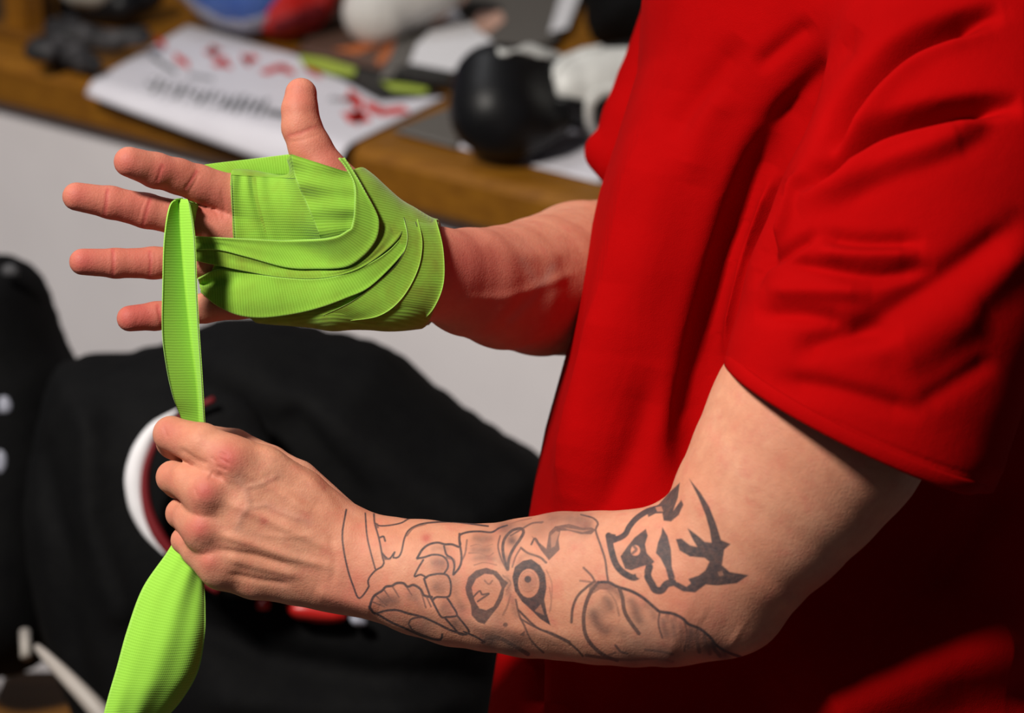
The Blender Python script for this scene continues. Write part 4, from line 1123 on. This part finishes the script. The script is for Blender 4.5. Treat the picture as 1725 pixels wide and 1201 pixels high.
def puffy(name, poly, d, T, R, h, m, parent, lumps=()):
    """cushion-like solid: outline poly at depth d, half thickness T, edge roundness R"""
    poly = np.asarray(spline(np.concatenate([poly, poly[:1]]), len(poly)*5)[:-1])
    lo = C(poly[:,0].min()-10, poly[:,1].max()+10, d); hi = C(poly[:,0].max()+10, poly[:,1].min()-10, d)
    lo[2] = d-T-0.03; hi[2] = d+T+0.03
    G = Grid(lo, hi, h); ax, ay, az = G.ax
    gx, gy = np.meshgrid(ax, ay, indexing='ij')
    P2 = np.stack([862.5 + gx.ravel()/d*FPX, 600.5 - gy.ravel()/d*FPX], 1)
    ins = -(poly_sdf(P2, poly)/FPX*d)
    hgt = np.where(ins > 0, T*np.sqrt(np.clip(1-(1-np.clip(ins/R,0,1))**2, 0, 1)), ins)
    for pts, w, amp in lumps:
        dd, _ = poly_dist(P2, pts); hgt = hgt + (ins > 0)*amp*np.exp(-(dd/w)**2)*np.clip(ins/0.03,0,1)
    f = np.abs(az - d)[None,None,:] - hgt.reshape(len(ax), len(ay))[:,:,None]
    Vv, Qq = surface_nets(f.astype(np.float32), G); Qq = orient(Vv, Qq); Vv = smooth(Vv, Qq, 6)
    return link_mesh(name, to_world(Vv), Qq, m, parent, True, flip=True), G, f

# black boxing glove with white cuff
g1 = empty('boxing_glove', bench(*st_of(860, 262)), 'black leather boxing glove with a white padded cuff resting on papers', 'boxing glove')
o, G, f = solid('mitt', [[(832,150,2.76,62),(828,190,2.745,70),(846,205,2.745,64)],[(836,150,2.76,66),(880,144,2.785,62),(915,150,2.81,58)],[(842,205,2.745,62),(890,196,2.79,60)],[(876,234,2.745,30),(910,222,2.75,28),(940,208,2.77,24)]], 0.0035, BLACK_LEATHER, g1, 0.02)
shell('white_emblem', G, f, [(835,88),(838,108),(852,110),(872,98),(890,104),(930,106),(958,96),(962,84),(948,72),(900,72),(884,78),(868,92),(850,96)], 0.0025, 2.77, VINYL_WHITE, g1, 2.82)
o, G, f = solid('cuff', [[(960,160,2.80,62),(1000,156,2.81,72),(1085,146,2.83,76)]], 0.0035, BLACK_LEATHER, g1, 0.02)
shell('white_cuff_panel', G, f, [(936,172),(930,140),(945,110),(975,92),(1010,86),(1090,84),(1090,160),(1040,168),(990,180)], 0.004, 2.79, VINYL_WHITE, g1)
shell('cuff_trim', G, f, [(918,200),(912,165),(922,130),(945,102),(980,86),(1015,80),(1020,92),(985,98),(955,114),(938,138),(930,168),(934,200)], 0.006, 2.79, VINYL_WHITE, g1)
shell('strap', G, f, [(930,172),(988,180),(988,216),(936,210)], 0.007, 2.79, BLACK_LEATHER, g1)
shell('strap_loop', G, f, [(985,216),(980,190),(990,168),(1010,156),(1060,150),(1060,162),(1018,170),(1000,186),(1000,212),(1010,230),(996,232)], 0.009, 2.79, VINYL_WHITE, g1)
shell('lower_trim', G, f, [(940,222),(990,232),(1060,240),(1060,256),(990,248),(942,236)], 0.006, 2.79, VINYL_WHITE, g1)

# blue and red glove, white roll, dark things along the back of the ledge
g2 = empty('boxing_glove', bench(*st_of(430, 60)), 'blue boxing glove with a red cuff at the back of the ledge', 'boxing glove')
o, G, f = solid('mitt', [[(404,-48,3.20,98),(426,-44,3.20,104)],[(340,-60,3.24,70),(400,-50,3.22,90)]], 0.004, VINYL_BLUE, g2, 0.03)
shell('pale_seam', G, f, [(290,-40),(306,-10),(340,26),(384,50),(420,56),(470,44),(486,60),(444,78),(396,74),(330,48),(288,4)], 0.003, 3.24, GREY_TRIM, g2)
o, G, f = solid('cuff', [[(478,2,3.20,72),(500,-2,3.205,68)],[(480,-30,3.22,78),(500,-30,3.22,72)]], 0.004, VINYL_RED, g2, 0.02)
shell('cuff_lining', G, f, [(462,58),(500,40),(545,20),(556,36),(536,52),(490,70),(466,74)], 0.002, 3.22, DARK_RED, g2)
g3 = empty('towel_roll', bench(*st_of(640, 30)), 'rolled white towel beside the blue and red glove', 'towel')
solid('roll', [[(634,8,3.17,58),(650,-8,3.18,60),(730,-46,3.20,58)]], 0.005, noisy('white_terry', (0.60,0.58,0.55), (0.52,0.50,0.48), 70, 0.9, 0.1, 0.3), g3, 0.02)
g4 = empty('head_guard', bench(*st_of(190, 40)), 'grey white head guard with black padding in the back corner of the ledge', 'head guard')
solid('pale_shell', [[(138,-12,3.26,42),(160,-12,3.26,44),(186,-22,3.27,38)]], 0.004, noisy('grey_vinyl', (0.42,0.41,0.37), (0.34,0.33,0.30), 20, 0.45), g4)
solid('padding', [[(205,28,3.28,28),(232,16,3.28,30),(250,6,3.28,28)],[(120,26,3.30,24),(160,30,3.28,26),(205,28,3.26,26)]], 0.004, BLACK_LEATHER, g4)
g5 = empty('black_cloth', bench(*st_of(100, 95)), 'crumpled black cloth with painted grey highlights at the left end of the ledge', 'cloth')
CRUMPLE = noisy('crumpled_black', (0.012,0.011,0.012), (0.09,0.085,0.09), 26, 0.6, 0.3, 0.4, 3, 0.5, 0.72)  # grey noise blotches paint the highlights of the crumples into the colour
solid('heap', [[(66,82,3.12,20),(94,84,3.11,24),(130,98,3.08,24),(160,112,3.04,14)],[(96,62,3.14,22),(134,62,3.14,22),(190,70,3.12,18),(240,62,3.12,16)],[(92,52,3.16,20),(120,44,3.16,20)],[(56,88,3.06,16),(80,90,3.06,18)]], 0.004, CRUMPLE, g5, 0.012)
g6 = empty('shoulder_bag', bench(*st_of(1060, 60)), 'plain black bag at the back of the ledge behind the red shirt', 'bag')
puffy('bag_body', [(968,-60),(990,60),(1010,96),(1100,110),(1200,90),(1220,-80),(1100,-120)], 3.12, 0.10, 0.06, 0.006, BLACK_CLOTH, g6)
post = empty('wooden_post', bench(*st_of(45, 60)), 'brown wooden post standing at the left end of the ledge', 'post')
pb = bench(*st_of(44, 62)); box_on('upright', pb + Vector((0, 0, 0.45)), (0.035, 0.035, 0.90), ANG, WOOD, post, 0.003)
pb2 = bench(*st_of(0, 60)); box_on('side_board', pb2 + Vector((0.0, 0.06, 0.45)), (0.14, 0.03, 0.90), ANG, DARK_WALL, post, 0.003)
box_on('foot', pb + Vector((0, 0.01, 0.006)), (0.10, 0.06, 0.012), ANG, WOOD_DARK, post, 0.003)

# ------------------------------------------------------------------ chair with a gym bag in front of the wall
DB = 2.30
bag = empty('gym_bag', W(480, 1240, DB), 'large black gym bag slumped behind the tattooed forearm', 'bag')
BP = [(70,700),(95,622),(150,600),(230,592),(300,572),(345,548),(410,536),(470,538),(540,556),(620,574),(665,592),(710,630),(790,692),(860,738),(925,785),(935,870),(900,1000),(862,1100),(845,1200),(820,1300),(500,1330),(200,1300),(110,1160),(60,1000),(45,850)]
puffy('bag_body', BP, DB, 0.14, 0.11, 0.006, BLACK_CLOTH, bag, [
  ([(345,640),(470,720),(600,860),(700,1000)], 26, -.012), ([(420,600),(560,680),(700,790),(860,900)], 40, .014), ([(330,1010),(480,1080),(640,1110),(820,1120)], 30, -.014), ([(100,760),(150,900),(160,1050),(200,1200)], 26, -.016),
  ([(180,700),(190,860),(240,1000)], 30, .014), ([(420,1150),(560,1170),(760,1160)], 30, .012), ([(520,700),(620,820),(660,950)], 20, -.010)])
def front(px, py, dd=0.0): return W(px, py, DB - 0.158 + dd)
g7 = empty('training_shoe', W(330, 1000, DB-0.17), 'black padded collar with a white and red rim showing beside the fist', 'shoe')
solid('upper', [[(370,740,2.125,80),(390,830,2.115,100),(400,920,2.115,90)]], 0.005, BLACK_CLOTH, g7, 0.02, 0.5)
arc = [(345,668),(300,690),(262,720),(240,755),(228,800),(232,850),(250,895),(280,935),(315,968),(352,992)]
tube('dark_red_rim', [W(p[0]+16, p[1]+4, 2.10) for p in arc], [.0025,.002,.002,.0028,.0035,.0042,.005,.004,.003,.003], DARK_RED, g7)
tube('white_rim', [W(p[0], p[1], 2.105) for p in arc[1:8]], [.0010,.005,.0075,.0085,.0075,.005,.0015], P_WHITE, g7)
red_p = puffy('red_patch', [(484,1014),(520,1008),(570,1022),(586,1040),(560,1048),(510,1044),(488,1034)], DB-0.155, 0.012, 0.01, 0.003, VINYL_RED, bag)
puffy('red_tag', [(432,1012),(452,1010),(454,1026),(434,1026)], DB-0.155, 0.010, 0.008, 0.003, VINYL_RED, bag)
puffy('buckle', [(588,1034),(612,1040),(620,1052),(594,1052)], DB-0.155, 0.010, 0.008, 0.003, GREY_TRIM, bag)

jk = empty('backpack', W(20, 1000, 2.42), 'black backpack with small white marks at the left picture edge', 'backpack')
puffy('pack_body', [(-120,470),(-40,438),(10,432),(45,442),(72,470),(92,520),(112,580),(140,640),(150,760),(130,960),(90,1100),(-60,1120),(-140,800)], 2.44, 0.10, 0.07, 0.006, BLACK_CLOTH, jk)
puffy('white_mark', [(0,664),(14,668),(22,686),(14,698),(-4,692)], 2.345, 0.006, 0.004, 0.0025, GREY_TRIM, jk)
puffy('white_mark', [(-6,752),(10,760),(12,786),(2,800),(-8,790)], 2.345, 0.006, 0.004, 0.0025, GREY_TRIM, jk)
puffy('shoulder_loop', [(2,448),(22,444),(34,458),(24,468),(4,464)], 2.36, 0.006, 0.004, 0.0025, mat('dark_grey_web', (0.06,0.06,0.065), 0.6), jk)

ch = empty('chair', (W(400, 1300, DB)[0], W(400, 1300, DB)[1], 0.0), 'pale tubular chair with a dark wooden seat carrying the black bag', 'chair')
sb = W(430, 1330, DB); bpy.context.view_layer.update()
seat_z = min((c.matrix_world @ v.co).z for c in bag.children for v in c.data.vertices) - 0.0125
cx, cy = sb.x, sb.y
box_on('seat', Vector((cx, cy + 0.02, seat_z)), (0.52, 0.44, 0.024), 0.0, WOOD_DARK, ch, 0.006)
PALE = noisy('pale_lacquer', (0.40, 0.36, 0.33), (0.34, 0.31, 0.28), 15, 0.4)
for sx in (-1, 1):
    for sy in (-1, 1):
        tube('leg', [Vector((cx+sx*0.23, cy+0.02+sy*0.19, seat_z)), Vector((cx+sx*0.25, cy+0.02+sy*0.21, 0.0))], 0.013, PALE, ch)
tube('back_rail', [W(42,1064,2.30), W(44,1106,2.28)], 0.005, PALE, ch)
tube('side_rail', [W(62,1090,2.2), W(84,1112,2.18), W(150,1180,2.16), W(220,1260,2.15), W(300,1330,2.15)], [.003,.006,.008,.0085,.0085], PALE, ch)
tube('side_rail', [W(800,1330,2.2), W(850,1330,2.3), W(880,1330,2.42)], 0.012, PALE, ch)

# let everything on the ledge rest on what lies beneath it
bpy.context.view_layer.update()
for e_, zt in ((g1, ZB+0.0045), (g2, ZB+0.001), (g3, ZB+0.001), (g4, ZB+0.001), (g5, ZB+0.001), (g6, ZB+0.001)):
    mz = min(min((c.matrix_world @ v.co).z for v in c.data.vertices) for c in e_.children)
    e_.location.z += zt - mz
    print('settle', e_.name, round(zt - mz, 4))
